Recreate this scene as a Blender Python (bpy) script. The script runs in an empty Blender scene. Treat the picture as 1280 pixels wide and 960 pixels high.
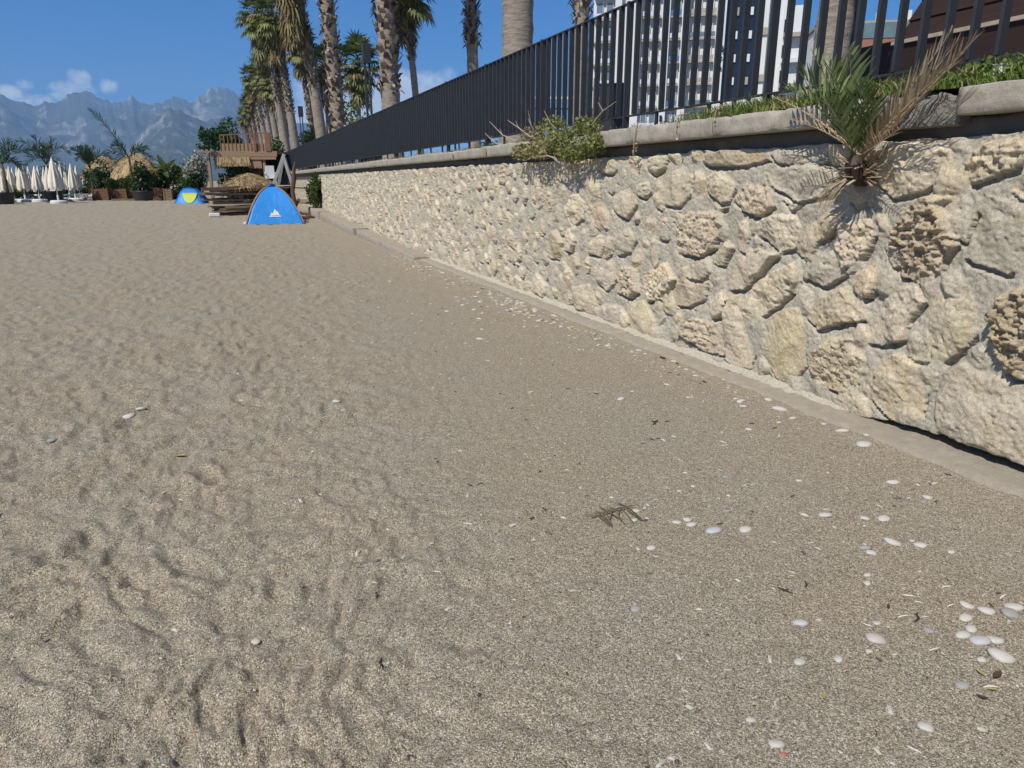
import bpy, bmesh, math, random
import numpy as np
from mathutils import Vector, Matrix
random.seed(11); rng = np.random.default_rng(11)
S = bpy.context.scene; COL = S.collection
rad = math.radians

# ------------------------------------------------------------------ camera
EYE = 1.6; PITCH = rad(16.1); YAW = rad(21.73); FPX = 880.0
cam = bpy.data.cameras.new('camera'); camo = bpy.data.objects.new('camera', cam); COL.objects.link(camo)
cam.sensor_width = 36.0; cam.lens = 36.0*FPX/1280.0; cam.clip_start = .05; cam.clip_end = 60000
camo.location = (0, 0, EYE); camo.rotation_euler = (math.pi/2-PITCH, 0, -YAW)
S.camera = camo

# ------------------------------------------------------------------ sky and sun
SUN_EL = rad(50); SUN_AZ = math.atan2(-.85, -.53)       # direction to the sun: behind and left of the camera
w = bpy.data.worlds.new("World"); S.world = w; w.use_nodes = True
nt = w.node_tree; N = nt.nodes; L = nt.links
for n in list(N): N.remove(n)
sky = N.new('ShaderNodeTexSky'); sky.sky_type = 'NISHITA'; sky.sun_disc = False
sky.sun_elevation = SUN_EL; sky.sun_rotation = SUN_AZ
sky.altitude = 0; sky.air_density = .5; sky.dust_density = 0.0; sky.ozone_density = 4.0
bg = N.new('ShaderNodeBackground'); bg.inputs['Strength'].default_value = .115
bgc = N.new('ShaderNodeBackground'); bgc.inputs['Color'].default_value = (.80, .85, .93, 1); bgc.inputs['Strength'].default_value = 1.15
mixw = N.new('ShaderNodeMixShader'); out = N.new('ShaderNodeOutputWorld')
hs = N.new('ShaderNodeHueSaturation'); hs.inputs['Saturation'].default_value = 1.4; L.new(sky.outputs[0], hs.inputs['Color']); L.new(hs.outputs[0], bg.inputs['Color'])
sunl = bpy.data.lights.new('sun', 'SUN'); sunl.energy = 4.2; sunl.angle = rad(.53); sunl.color = (1, .955, .88)
suno = bpy.data.objects.new('sun', sunl); COL.objects.link(suno)
SD = Vector((math.sin(SUN_AZ)*math.cos(SUN_EL), math.cos(SUN_AZ)*math.cos(SUN_EL), math.sin(SUN_EL)))
suno.rotation_euler = SD.to_track_quat('Z', 'Y').to_euler(); suno.location = (0, 0, 40)
S.view_settings.view_transform = 'Standard'; S.view_settings.look = 'None'
S.view_settings.exposure = .40; S.view_settings.gamma = 1.0; S.view_settings.use_curve_mapping = False
S.render.engine = 'CYCLES'
S.cycles.max_bounces = 5; S.cycles.diffuse_bounces = 2; S.cycles.glossy_bounces = 2
S.cycles.transmission_bounces = 3; S.cycles.transparent_max_bounces = 6; S.cycles.volume_bounces = 0

# ------------------------------------------------------------------ pixel helpers (photo pixels -> world points)
_F = np.array([math.sin(YAW)*math.cos(PITCH), math.cos(YAW)*math.cos(PITCH), -math.sin(PITCH)])
_R = np.array([math.cos(YAW), -math.sin(YAW), 0.0]); _U = np.cross(_R, _F)
def ray(px, py):
    d = _F*FPX + _R*(px-640) + _U*(480-py); return d/np.linalg.norm(d)
def at_x(px, py, X):
    d = ray(px, py); t = X/d[0]; return np.array([X, d[1]*t, EYE+d[2]*t])
def at_y(px, py, Y):
    d = ray(px, py); t = Y/d[1]; return np.array([d[0]*t, Y, EYE+d[2]*t])
def at_d(px, py, D):
    d = ray(px, py); t = D/math.hypot(d[0], d[1]); return np.array([d[0]*t, d[1]*t, EYE+d[2]*t])

# clouds in the sky: soft blobs at fixed sky directions, broken up by noise
tc = N.new('ShaderNodeTexCoord')
ns = N.new('ShaderNodeTexNoise'); ns.inputs['Scale'].default_value = 38; ns.inputs['Detail'].default_value = 9; ns.inputs['Roughness'].default_value = .62
L.new(tc.outputs['Generated'], ns.inputs['Vector'])
def wmath(op, a, b=None, c=None, clamp=False):
    m = N.new('ShaderNodeMath'); m.operation = op; m.use_clamp = clamp
    for i, v in enumerate((a, b, c)):
        if v is None: continue
        if isinstance(v, (int, float)): m.inputs[i].default_value = v
        else: L.new(v, m.inputs[i])
    return m.outputs[0]
def wdot(vec):
    m = N.new('ShaderNodeVectorMath'); m.operation = 'DOT_PRODUCT'
    L.new(tc.outputs['Generated'], m.inputs[0]); m.inputs[1].default_value = tuple(vec); return m.outputs['Value']
tot = None
for (cx, cy, rx, ry, k) in [(12, 117, 17, 7, .85), (38, 126, 18, 6, .75), (31, 106, 7, 5, .8), (92, 110, 17, 8, .8), (99, 98, 9, 8, .85), (84, 120, 13, 5, .7),
                            (137, 108, 8, 7, .85), (410, 142, 70, 30, 1.25), (470, 132, 70, 30, 1.25), (535, 116, 44, 22, 1.2), (375, 150, 40, 24, 1.1), (620, 122, 60, 12, .55)]:
    d = ray(cx, cy); r = np.cross(d, [0, 0, 1]); r /= np.linalg.norm(r); u = np.cross(r, d)
    a = wmath('MULTIPLY', wdot(r), FPX/rx); b = wmath('MULTIPLY', wdot(u), FPX/ry)
    q = wmath('ADD', wmath('MULTIPLY', a, a), wmath('MULTIPLY', b, b))
    fr = wmath('GREATER_THAN', wdot(d), 0.0)
    v = wmath('MULTIPLY', wmath('MULTIPLY', wmath('SUBTRACT', 1.0, wmath('MULTIPLY', q, .42), clamp=True), k), fr)
    tot = v if tot is None else wmath('MAXIMUM', tot, v)
msk = wmath('SUBTRACT', wmath('ADD', tot, wmath('MULTIPLY', wmath('SUBTRACT', ns.outputs['Fac'], .5), 2.6)), .32)
msk = wmath('MULTIPLY', wmath('MULTIPLY', msk, 1.25, clamp=True), wmath('MULTIPLY', tot, 2.2, clamp=True))
msk = wmath('MULTIPLY', msk, .9)
L.new(msk, mixw.inputs['Fac']); L.new(bg.outputs[0], mixw.inputs[1]); L.new(bgc.outputs[0], mixw.inputs[2]); L.new(mixw.outputs[0], out.inputs['Surface'])

# ------------------------------------------------------------------ noise
_perm = np.arange(256); np.random.default_rng(5).shuffle(_perm); _perm = np.concatenate([_perm, _perm, _perm])
_ga = np.random.default_rng(6).uniform(0, 2*np.pi, 256); _gx = np.cos(_ga); _gy = np.sin(_ga)
def perlin(x, y):
    x = np.asarray(x, float); y = np.asarray(y, float)
    xi = np.floor(x).astype(int); yi = np.floor(y).astype(int); xf = x-xi; yf = y-yi
    xi &= 255; yi &= 255
    u = xf*xf*xf*(xf*(xf*6-15)+10); v = yf*yf*yf*(yf*(yf*6-15)+10)
    def g(ix, iy, dx, dy):
        h = _perm[_perm[ix & 255]+(iy & 255)]; return _gx[h]*dx+_gy[h]*dy
    a = g(xi, yi, xf, yf); b = g(xi+1, yi, xf-1, yf); c = g(xi, yi+1, xf, yf-1); d = g(xi+1, yi+1, xf-1, yf-1)
    return ((a+u*(b-a))+v*((c+u*(d-c))-(a+u*(b-a))))*1.5
def fbm(x, y, o=4, gain=.5):
    s = 0; a = 1.; t = 0
    for i in range(o):
        s = s+a*perlin(x*2**i+17.3*i, y*2**i+9.1*i); t += a; a *= gain
    return s/t
def ridged(x, y, o=4, gain=.5):
    s = 0; a = 1.; t = 0
    for i in range(o):
        s = s+a*(1-np.abs(perlin(x*2**i+31.3*i, y*2**i+5.7*i))*1.6); t += a; a *= gain
    return s/t
def sstep(a, b, x):
    t = np.clip((x-a)/(b-a), 0, 1); return t*t*(3-2*t)

# ------------------------------------------------------------------ object helpers
def tag(o, label=None, cat=None, group=None, kind=None):
    if label: o['label'] = label
    if cat: o['category'] = cat
    if group: o['group'] = group
    if kind: o['kind'] = kind
    return o
def thing(name, label, cat, loc=(0, 0, 0), rz=0, group=None):
    o = bpy.data.objects.new(name, None); COL.objects.link(o); o.empty_display_size = .2
    o.location = [float(c) for c in loc]; o.rotation_euler = (0, 0, rz); return tag(o, label, cat, group)
class MB:
    def __init__(s): s.v = []; s.f = []; s.m = []
    def add(s, v, f, mi=0):
        b = len(s.v); s.v += [tuple(map(float, p)) for p in v]; s.f += [tuple(i+b for i in q) for q in f]; s.m += [mi]*len(f)
    def box(s, c, d, rz=0, mi=0, M=None, taper=1.0):
        x, y, z = [k/2 for k in d]; P = []
        for sz in (-1, 1):
            t = taper if sz > 0 else 1
            for sx, sy in ((-1, -1), (1, -1), (1, 1), (-1, 1)): P.append(Vector((sx*x*t, sy*y*t, sz*z)))
        R = M if M is not None else Matrix.Rotation(rz, 3, 'Z')
        P = [R @ p + Vector(c) for p in P]
        s.add(P, [(0, 3, 2, 1), (4, 5, 6, 7), (0, 1, 5, 4), (1, 2, 6, 5), (2, 3, 7, 6), (3, 0, 4, 7)], mi)
    def bar(s, a, b, wd, th=None, mi=0, up=(0, 0, 1)):
        a = Vector(a); b = Vector(b); d = b-a; ln = d.length
        if ln < 1e-6: return
        z = d/ln; u = Vector(up)
        if abs(z.dot(u)) > .97: u = Vector((0, 1, 0))
        x = u.cross(z).normalized(); y = z.cross(x); R = Matrix((x, y, z)).transposed()
        s.box((a+b)/2, (wd, th or wd, ln), M=R, mi=mi)
    def tube(s, pts, rs, n=8, mi=0, cap=True):
        pts = [Vector(p) for p in pts]; m = len(pts)
        if not hasattr(rs, '__len__'): rs = [rs]*m
        V = []; ref = Vector((1, 0, 0))
        for i, p in enumerate(pts):
            t = (pts[min(i+1, m-1)]-pts[max(i-1, 0)]).normalized()
            r0 = ref - t*ref.dot(t)
            if r0.length < .05: r0 = Vector((0, 1, 0))-t*t.y
            x = r0.normalized(); y = t.cross(x); ref = x
            for k in range(n):
                a = 2*math.pi*k/n; V.append(p+(x*math.cos(a)+y*math.sin(a))*rs[i])
        F = [(i*n+k, i*n+(k+1) % n, (i+1)*n+(k+1) % n, (i+1)*n+k) for i in range(m-1) for k in range(n)]
        if cap: F += [tuple(range(n-1, -1, -1)), tuple((m-1)*n+k for k in range(n))]
        s.add(V, F, mi)
    def quad(s, c, u, v, mi=0):
        c = Vector(c); u = Vector(u); v = Vector(v); s.add([c-u-v, c+u-v, c+u+v, c-u+v], [(0, 1, 2, 3)], mi)
    def build(s, name, mats, parent=None, smooth=False, loc=None, bevel=0):
        me = bpy.data.meshes.new(name); me.from_pydata(s.v, [], s.f)
        if not isinstance(mats, (list, tuple)): mats = [mats]
        for m in mats: me.materials.append(m)
        if len(mats) > 1: me.polygons.foreach_set('material_index', s.m)
        if smooth: me.polygons.foreach_set('use_smooth', [True]*len(s.f))
        o = bpy.data.objects.new(name, me); COL.objects.link(o); o.parent = parent
        if loc is not None: o.location = [float(c) for c in loc]
        if bevel:
            b = o.modifiers.new('bevel', 'BEVEL'); b.width = bevel; b.segments = 2; b.limit_method = 'ANGLE'
        return o
def grid_mesh(name, P, mats, closed=False, colors=None, attr='tint', smooth=True):
    """P: (n,m,3) array of points -> one mesh of quads"""
    n, m = P.shape[:2]; me = bpy.data.meshes.new(name)
    mc = m if closed else m-1
    i, j = np.meshgrid(np.arange(n-1), np.arange(mc), indexing='ij'); j2 = (j+1) % m
    Q = np.stack([i*m+j, i*m+j2, (i+1)*m+j2, (i+1)*m+j], -1).reshape(-1, 4)
    me.vertices.add(n*m); me.vertices.foreach_set('co', P.reshape(-1).astype(np.float32))
    me.loops.add(Q.size); me.loops.foreach_set('vertex_index', Q.reshape(-1).astype(np.int32))
    me.polygons.add(len(Q)); me.polygons.foreach_set('loop_start', np.arange(0, Q.size, 4, dtype=np.int32))
    me.polygons.foreach_set('loop_total', np.full(len(Q), 4, np.int32))
    if smooth: me.polygons.foreach_set('use_smooth', np.ones(len(Q), bool))
    me.update(calc_edges=True)
    if colors is not None:
        at = me.attributes.new(attr, 'FLOAT_COLOR', 'POINT'); c4 = np.ones((n*m, 4), np.float32); c4[:, :3] = colors.reshape(-1, 3)
        at.data.foreach_set('color', c4.reshape(-1))
    for mt in (mats if isinstance(mats, (list, tuple)) else [mats]): me.materials.append(mt)
    o = bpy.data.objects.new(name, me); COL.objects.link(o); return o
def copy_tree(o, parent=None):
    c = o.copy(); COL.objects.link(c)
    if parent is not None: c.parent = parent
    for ch in list(o.children): copy_tree(ch, c)
    return c

# ------------------------------------------------------------------ materials
class Mat:
    def __init__(s, name, col=(.5, .5, .5), rough=.7, spec=.3, metal=0):
        s.m = bpy.data.materials.new(name); s.m.use_nodes = True; s.t = s.m.node_tree; s.N = s.t.nodes
        s.b = s.N['Principled BSDF']; s.b.inputs['Base Color'].default_value = (*col, 1); s.b.inputs['Roughness'].default_value = rough
        s.b.inputs['Specular IOR Level'].default_value = spec; s.b.inputs['Metallic'].default_value = metal
        s.tc = s.N.new('ShaderNodeTexCoord'); s.co = s.tc.outputs['Object']
    def ln(s, a, b): s.t.links.new(a, b)
    def set(s, k, v): s.ln(v, s.b.inputs[k])
    def mapping(s, scale=(1, 1, 1), src=None):
        n = s.N.new('ShaderNodeMapping'); n.inputs['Scale'].default_value = scale; s.ln(src or s.co, n.inputs[0]); return n.outputs[0]
    def noise(s, scale, detail=4, rough=.55, vec=None, dist=0):
        n = s.N.new('ShaderNodeTexNoise'); n.inputs['Scale'].default_value = scale; n.inputs['Detail'].default_value = detail
        n.inputs['Roughness'].default_value = rough; n.inputs['Distortion'].default_value = dist; s.ln(vec or s.co, n.inputs['Vector']); return n.outputs['Fac']
    def voro(s, scale, feat='F1', vec=None, out='Color'):
        n = s.N.new('ShaderNodeTexVoronoi'); n.feature = feat; n.inputs['Scale'].default_value = scale; s.ln(vec or s.co, n.inputs['Vector']); return n.outputs[out]
    def wave(s, scale, dist=3, direction='X', vec=None):
        n = s.N.new('ShaderNodeTexWave'); n.bands_direction = direction; n.inputs['Scale'].default_value = scale; n.inputs['Distortion'].default_value = dist
        n.inputs['Detail'].default_value = 3; s.ln(vec or s.co, n.inputs['Vector']); return n.outputs['Fac']
    def ramp(s, fac, stops, interp='LINEAR'):
        n = s.N.new('ShaderNodeValToRGB'); n.color_ramp.interpolation = interp; e = n.color_ramp.elements
        while len(e) < len(stops): e.new(.5)
        for q, (p, c) in zip(e, stops): q.position = p; q.color = (*c, 1) if len(c) == 3 else c
        s.ln(fac, n.inputs[0]); return n.outputs[0]
    def mix(s, fac, a, b, mode='MIX'):
        n = s.N.new('ShaderNodeMix'); n.data_type = 'RGBA'; n.blend_type = mode
        for k, v in ((0, fac), (6, a), (7, b)):
            if isinstance(v, (int, float)): n.inputs[k].default_value = v
            elif isinstance(v, tuple): n.inputs[k].default_value = (*v, 1)
            else: s.ln(v, n.inputs[k])
        return n.outputs[2]
    def math(s, op, a, b=0., clamp=False):
        n = s.N.new('ShaderNodeMath'); n.operation = op; n.use_clamp = clamp
        for k, v in enumerate((a, b)):
            if isinstance(v, (int, float)): n.inputs[k].default_value = v
            else: s.ln(v, n.inputs[k])
        return n.outputs[0]
    def bump(s, h, strength=.5, dist=.02, prev=None):
        n = s.N.new('ShaderNodeBump'); n.inputs['Strength'].default_value = strength; n.inputs['Distance'].default_value = dist
        s.ln(h, n.inputs['Height'])
        if prev is not None: s.ln(prev, n.inputs['Normal'])
        s.ln(n.outputs[0], s.b.inputs['Normal']); return n.outputs[0]
    def attr(s, name):
        n = s.N.new('ShaderNodeAttribute'); n.attribute_name = name; return n.outputs['Color']
    def objrand(s):
        n = s.N.new('ShaderNodeObjectInfo'); return n.outputs['Random']
    def translucent(s, col, fac=.3):
        tr = s.N.new('ShaderNodeBsdfTranslucent'); mx = s.N.new('ShaderNodeMixShader'); mx.inputs[0].default_value = fac
        if isinstance(col, tuple): tr.inputs[0].default_value = (*col, 1)
        else: s.ln(col, tr.inputs[0])
        o = s.N['Material Output']; s.ln(s.b.outputs[0], mx.inputs[1]); s.ln(tr.outputs[0], mx.inputs[2]); s.ln(mx.outputs[0], o.inputs[0])

def mottled(name, c1, c2, scale=6, rough=.75, bump=.3, bscale=60, bdist=.01, spec=.3, streak=None, rand=0):
    m = Mat(name, c1, rough, spec); v = m.mapping(streak) if streak else m.co
    f = m.noise(scale, 6, .65, v); c = m.mix(m.math('MULTIPLY_ADD', m.math('SUBTRACT', f, .3, True), 2.2, True), c1, c2)
    if rand: c = m.mix(m.math('MULTIPLY', m.objrand(), rand), c, c2, 'MIX')
    m.set('Base Color', c)
    if bump: m.bump(m.noise(bscale, 4, .6, v), bump, bdist)
    return m.m
def leafmat(name, c1, c2, tr=.25, rough=.5):
    m = Mat(name, c1, rough, .35); f = m.noise(3.1, 3, .6); g = m.N.new('ShaderNodeNewGeometry')
    r = m.math('ADD', m.math('MULTIPLY', f, .6), m.math('MULTIPLY', g.outputs['Random Per Island'], .5))
    c = m.ramp(r, [(.3, c1), (.75, c2)]); m.set('Base Color', c); m.translucent(c, tr); return m.m

M = {}
M['white_metal'] = mottled('white_metal', (.78, .78, .76), (.66, .66, .63), 3, .45, 0)
M['iron'] = mottled('iron', (.018, .021, .026), (.035, .038, .042), 5, .48, .15, 90, .002, .45)
M['wood_dark'] = mottled('wood_dark', (.048, .026, .019), (.030, .016, .012), 4, .55, .3, 30, .004, .3, (1, .15, 6))
M['wood_weather'] = mottled('wood_weather', (.42, .31, .20), (.25, .17, .11), 5, .8, .5, 25, .01, .2, (1, 1, 6), .5)
M['wood_red'] = mottled('wood_red', (.30, .16, .085), (.18, .09, .05), 4, .65, .4, 25, .008, .25, (1, 1, 5))
M['plank'] = mottled('plank', (.46, .35, .24), (.19, .14, .10), 4, .85, .5, 25, .01, .2, (1, 6, 6), .8)
M['thatch'] = leafmat('thatch', (.22, .145, .07), (.58, .44, .24), .1, .9)
M['canvas'] = mottled('canvas', (.82, .77, .63), (.74, .68, .55), 3, .8, .1, 40, .005)
M['black_plastic'] = mottled('black_plastic', (.02, .02, .022), (.035, .035, .037), 4, .5, 0)
M['palm_green'] = leafmat('palm_green', (.035, .065, .018), (.13, .17, .055), .3)
M['palm_yellow'] = leafmat('palm_yellow', (.11, .14, .035), (.28, .29, .10), .3)
M['palm_dead'] = leafmat('palm_dead', (.10, .07, .035), (.32, .25, .13), .15, .85)
M['shrub'] = leafmat('shrub', (.03, .06, .016), (.10, .15, .04), .25)
M['shrub_light'] = leafmat('shrub_light', (.08, .12, .025), (.20, .25, .07), .3)
M['dark_tree'] = leafmat('dark_tree', (.018, .045, .016), (.05, .10, .03), .2)
M['pale_leaf'] = leafmat('pale_leaf', (.16, .19, .13), (.5, .5, .42), .2)
M['twig'] = mottled('twig', (.22, .17, .12), (.38, .31, .24), 8, .85, .3, 60, .004)
M['driftwood'] = mottled('driftwood', (.20, .13, .085), (.11, .07, .045), 5, .85, .6, 20, .015, .2, (3, 3, .6))
# ------------------------------------------------------------------ sand: one sheet out to the horizon
def ground_base(x, y):
    x = np.asarray(x, float); y = np.asarray(y, float)
    r = np.hypot(x, y)
    rise = .42*sstep(16, 52, y)*sstep(-80, -10, x)
    return rise*np.where(r < 300, 1, 0)
_fr = random.Random(44); FEET = []
for _ in range(34):
    fx = _fr.uniform(-3.6, .5); fy = _fr.uniform(2.0, 9.0)
    if fx > .05+.2*(fy-2): continue
    FEET.append((fx, fy, _fr.choice([.5, .75, -.35, 2.6])+_fr.uniform(-.3, .3), _fr.uniform(.95, 1.15), _fr.uniform(.016, .030)))
def ground_h(x, y):
    x = np.asarray(x, float); y = np.asarray(y, float)
    r = np.hypot(x, y)
    worn = sstep(1.7, -.4, x-.14*(y-2))                     # trodden, lumpy sand away from the wall
    worn = np.clip(.06+.94*worn, 0, 1)
    worn = np.maximum(worn, .65*sstep(7, 14, y)*sstep(3.6, 2.6, x))
    wx = x+.18*perlin(x*1.3+4, y*1.3); wy = y+.18*perlin(x*1.3+9, y*1.3+7)
    a = .5*np.abs(perlin(wx*2.1, wy*2.6))+.5*np.abs(perlin(wx*3.3+5, wy*4.1+3))
    pits = -.022*(1-sstep(.0, .30, a))
    b1 = np.abs(perlin(wx*5.2+1, wy*4.4+6)); b2 = np.abs(perlin(wx*9.5+3, wy*8.2+1)); b3 = np.abs(perlin(wx*15+3, wy*13.2+1)); crest = .024*sstep(.0, .42, b1)+.015*sstep(0, .42, b2)+.006*sstep(0, .4, b3)-.018
    dents = perlin(wx*4.6+2, wy*5.2); dents = -.030*sstep(.12, .6, dents)-.026*sstep(.12, .6, perlin(wx*7.3+8, wy*6.4+1))-.012*sstep(.15, .6, perlin(wx*12.5+8, wy*11+4))+.010*ridged(wx*4, wy*3.1, 2)
    roll = .020*perlin(x*.9, y*.9+3)+.014*perlin(x*2.7, y*2.7)
    rough_ = pits+dents+roll+crest; rough_ = np.where(rough_ < -.024, -.024+(rough_+.024)*.25, rough_)
    h = .70*worn*rough_+(.006*perlin(x*1.7+3, y*1.7)+.0040*perlin(x*8, y*9)+.0030*perlin(x*19, y*21))*(.8+.2*worn)
    # long dragged grooves through the near left sand
    for (x0, y0, x1, y1, dp, wd) in [(-1.75, 2.25, -.62, 3.62, .032, .035), (-1.1, 3.9, .2, 5.6, .018, .03), (-2.2, 3.2, -1.1, 4.9, .022, .04), (-.4, 2.0, .35, 2.75, .012, .03)]:
        dx, dy = x1-x0, y1-y0; l2 = dx*dx+dy*dy; t = np.clip(((x-x0)*dx+(y-y0)*dy)/l2, 0, 1)
        dd = np.hypot(x-x0-t*dx+.05*perlin(x*3, y*3), y-y0-t*dy)
        h = h-dp*np.exp(-(dd/wd)**2)*sstep(0, .1, t)*sstep(1, .85, t)*(1+.5*perlin(x*5, y*5))+.45*dp*np.exp(-((dd-2*wd)/wd)**2)*sstep(0, .1, t)*sstep(1, .85, t)
    # footprints: a heel and a toe hollow with a pushed up rim
    for (fx, fy, fa, fl, fd) in FEET:
        ca, sa = math.cos(fa), math.sin(fa); u = (x-fx)*sa+(y-fy)*ca; v = (x-fx)*ca-(y-fy)*sa
        far_ = (np.abs(u) < .45) & (np.abs(v) < .35); u = u+.012*perlin(x*14+fx, y*14)
        toe_ = ((u-.07*fl)/(.095*fl))**2+(v/(.055*fl))**2; heel = ((u+.085*fl)/(.06*fl))**2+(v/(.043*fl))**2; q = np.minimum(toe_, heel)
        h = h+np.where(far_, -fd*np.exp(-q**1.5*.9)+.42*fd*np.exp(-((np.sqrt(q)-1.55)/.33)**2), 0)
    # a hollow scooped in the near left corner
    h = h-.07*np.exp(-(((x+.80)/.16)**2+((y-2.02)/.22)**2))
    near = sstep(110, 30, r)
    toe = .017*sstep(3.50, 3.80, x)*(1-sstep(12, 16, y))*(.55+.7*perlin(y*.9, 3.0+0*y)+.5*perlin(y*2.4, 8.0+0*y)+.35*perlin(y*7, x*7))   # sand drifted on the footing
    return ground_base(x, y)+h*near+toe*sstep(0, 1, y)

az = np.concatenate([np.arange(-180, -42, 3.0), np.arange(-42, 88, .155), np.arange(88, 180, 3.0)])*math.pi/180
rr = [0.02, .3, .6, .9]; r_ = 1.1
while r_ < 110: rr.append(r_); r_ *= 1.0078 if r_ < 40 else 1.02
while r_ < 15500: rr.append(r_); r_ *= 1.25
rr = np.array(rr)
RR, AA = np.meshgrid(rr, az, indexing='ij'); GX = RR*np.sin(AA); GY = RR*np.cos(AA)
P = np.stack([GX, GY, ground_h(GX, GY)], -1)
m = Mat('sand', (.24, .2, .155), .9, .25)
c1 = m.N.new('ShaderNodeTexVoronoi'); c1.inputs['Scale'].default_value = 265; m.ln(m.co, c1.inputs['Vector'])
sep = m.N.new('ShaderNodeSeparateColor'); m.ln(c1.outputs['Color'], sep.inputs[0])
c2 = m.N.new('ShaderNodeTexVoronoi'); c2.inputs['Scale'].default_value = 135; m.ln(m.co, c2.inputs['Vector'])
sep2 = m.N.new('ShaderNodeSeparateColor'); m.ln(c2.outputs['Color'], sep2.inputs[0])
grain = m.ramp(sep.outputs[0], [(0, (.030, .024, .017)), (.25, (.175, .143, .099)), (.5, (.320, .267, .186)), (.8, (.475, .408, .300)), (1, (.85, .80, .69))])
grain2 = m.ramp(sep2.outputs[1], [(0, (.085, .069, .050)), (.4, (.29, .242, .168)), (.9, (.405, .342, .245)), (1, (.64, .58, .47))])
col = m.mix(.38, grain, grain2)
pat = m.noise(.9, 5, .6)
col = m.mix(m.math('MULTIPLY', m.math('SUBTRACT', pat, .40, True), 2.2, True), col, m.mix(1.0, col, (1.04, .97, .86), 'MULTIPLY'))
pat2 = m.noise(3.3, 4, .6)
col = m.mix(m.math('MULTIPLY', m.math('SUBTRACT', pat2, .52, True), 2.5, True), col, m.mix(1.0, col, (.90, .90, .89), 'MULTIPLY'))
m.set('Base Color', col)
n1 = m.bump(m.noise(26, 4, .65), .6, .018)
m.bump(m.math('SUBTRACT', 1.0, c1.outputs['Distance']), .75, .005, n1)
M['sand'] = m.m
sand = grid_mesh('sand', P, M['sand'], closed=True); tag(sand, 'coarse grey brown beach sand', None, None, 'structure')

# the sea beyond the sand on the left
m = Mat('sea', (.012, .05, .09), .12, .5); m.bump(m.noise(.6, 6, .6), .4, .3); M['sea'] = m.m
b = MB(); b.add([(-9000, -2000, .02), (-75, -2000, .02), (-75, 300, .02), (-120, 2500, .02), (-120, 9000, .02), (-9000, 9000, .02)], [(0, 1, 2, 3, 4, 5)])
tag(b.build('sea', M['sea']), 'calm blue sea beyond the beach', None, None, 'structure')

# promenade behind the wall
b = MB(); b.box((200+4.45, 250, 1.02), (400, 520, 2.1)); M['paving'] = mottled('paving', (.34, .32, .29), (.27, .255, .235), 1.2, .8, .2, 30, .004)
tag(b.build('promenade', M['paving']), 'paved promenade behind the beach wall', None, None, 'structure')

# ------------------------------------------------------------------ mountains
def prof(pts, a):
    A = []; E_ = []
    for (px, py) in pts:
        d = ray(px, py); A.append(math.atan2(d[0], d[1])); E_.append(d[2]/math.hypot(d[0], d[1]))
    return np.interp(a, A, E_)
def mountain(name, pts, Df, Dr, Db, seed, mat, a0, a1, jag):
    a = np.arange(a0, a1, .055)*math.pi/180; t = np.concatenate([np.linspace(0, 1, 64), np.linspace(1.03, 1.6, 10)])
    T, A = np.meshgrid(t, a, indexing='ij')
    e = prof(pts, A); e = e+jag*(ridged(A*60+seed, 0*A+seed, 4)-.55)*np.clip(e*8, 0, 1)*np.minimum(T, 1)**7
    top = np.maximum(e, .0)*Dr
    D = np.where(T <= 1, Df+(Dr-Df)*T, Dr+(T-1)/.6*(Db-Dr))
    X = D*np.sin(A); Y = D*np.cos(A)
    shp = np.where(T <= 1, T**1.25, 1-(T-1)*1.5)
    k = 1/2600.
    g = ridged(X*k+seed, Y*k+seed*2, 5, .55)-.55
    f = np.clip(np.minimum(T, 1)*(1-T)*4, 0, 1)
    Z = top*shp + f*top*(.62*g+.16*fbm(X*k*5+3, Y*k*5, 4))
    # no crest in front may stand above the ridge line seen from the beach
    lim = (top/Dr)*D*.985; Z = np.where(T < .97, np.minimum(Z, lim), Z)
    Z = np.maximum(Z, -20)+EYE*T
    o = grid_mesh(name, np.stack([X, Y, Z], -1), mat); return o
def rockmat(name, forest, rock, bias):
    m = Mat(name, forest, .95, .1); g = m.N.new('ShaderNodeNewGeometry'); sp = m.N.new('ShaderNodeSeparateXYZ'); m.ln(g.outputs['Normal'], sp.inputs[0])
    n = m.noise(.0016, 8, .68); n2 = m.noise(.006, 6, .7)
    f = m.math('ADD', m.math('MULTIPLY', n, .9), m.math('ADD', m.math('MULTIPLY', n2, .8), m.math('MULTIPLY', sp.outputs[2], -.55)))
    m.set('Base Color', m.ramp(m.math('ADD', f, bias), [(.45, forest), (.56, tuple((a+b)/2 for a, b in zip(forest, rock))), (.68, rock)]))
    m.bump(n2, .6, 60); return m.m
M['far_mountain'] = rockmat('far_mountain', (.075, .085, .07), (.36, .34, .31), .03)
M['near_mountain'] = rockmat('near_mountain', (.06, .075, .055), (.36, .34, .31), .02)
backpts = [(-500, 190), (-350, 150), (-200, 170), (-90, 110), (-30, 128), (0, 119), (18, 125), (40, 133), (58, 128), (78, 123), (96, 116), (108, 115), (124, 121), (141, 130), (152, 128), (160, 123), (164, 119.5), (170, 126),
           (186, 131), (200, 128), (212, 124), (224, 120.5), (232, 124), (240, 130), (248, 122), (258, 115), (266, 111), (276, 108.5), (286, 112), (296, 120), (305, 128), (322, 140), (350, 150), (400, 157), (450, 178), (520, 214), (560, 226)]
frontpts = [(60, 226), (110, 212), (135, 203), (158, 190), (178, 165), (192, 150), (203, 140), (213, 135.5), (224, 138), (240, 147), (258, 151), (274, 147), (288, 145), (300, 152), (315, 163), (345, 176), (420, 203), (500, 226)]
mo = mountain('mountains', backpts, 7800, 13500, 15200, 3.3, M['far_mountain'], -58, 20, .010)
tag(mo, 'hazy blue rocky mountain range along the horizon', None, None, 'structure')
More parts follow.
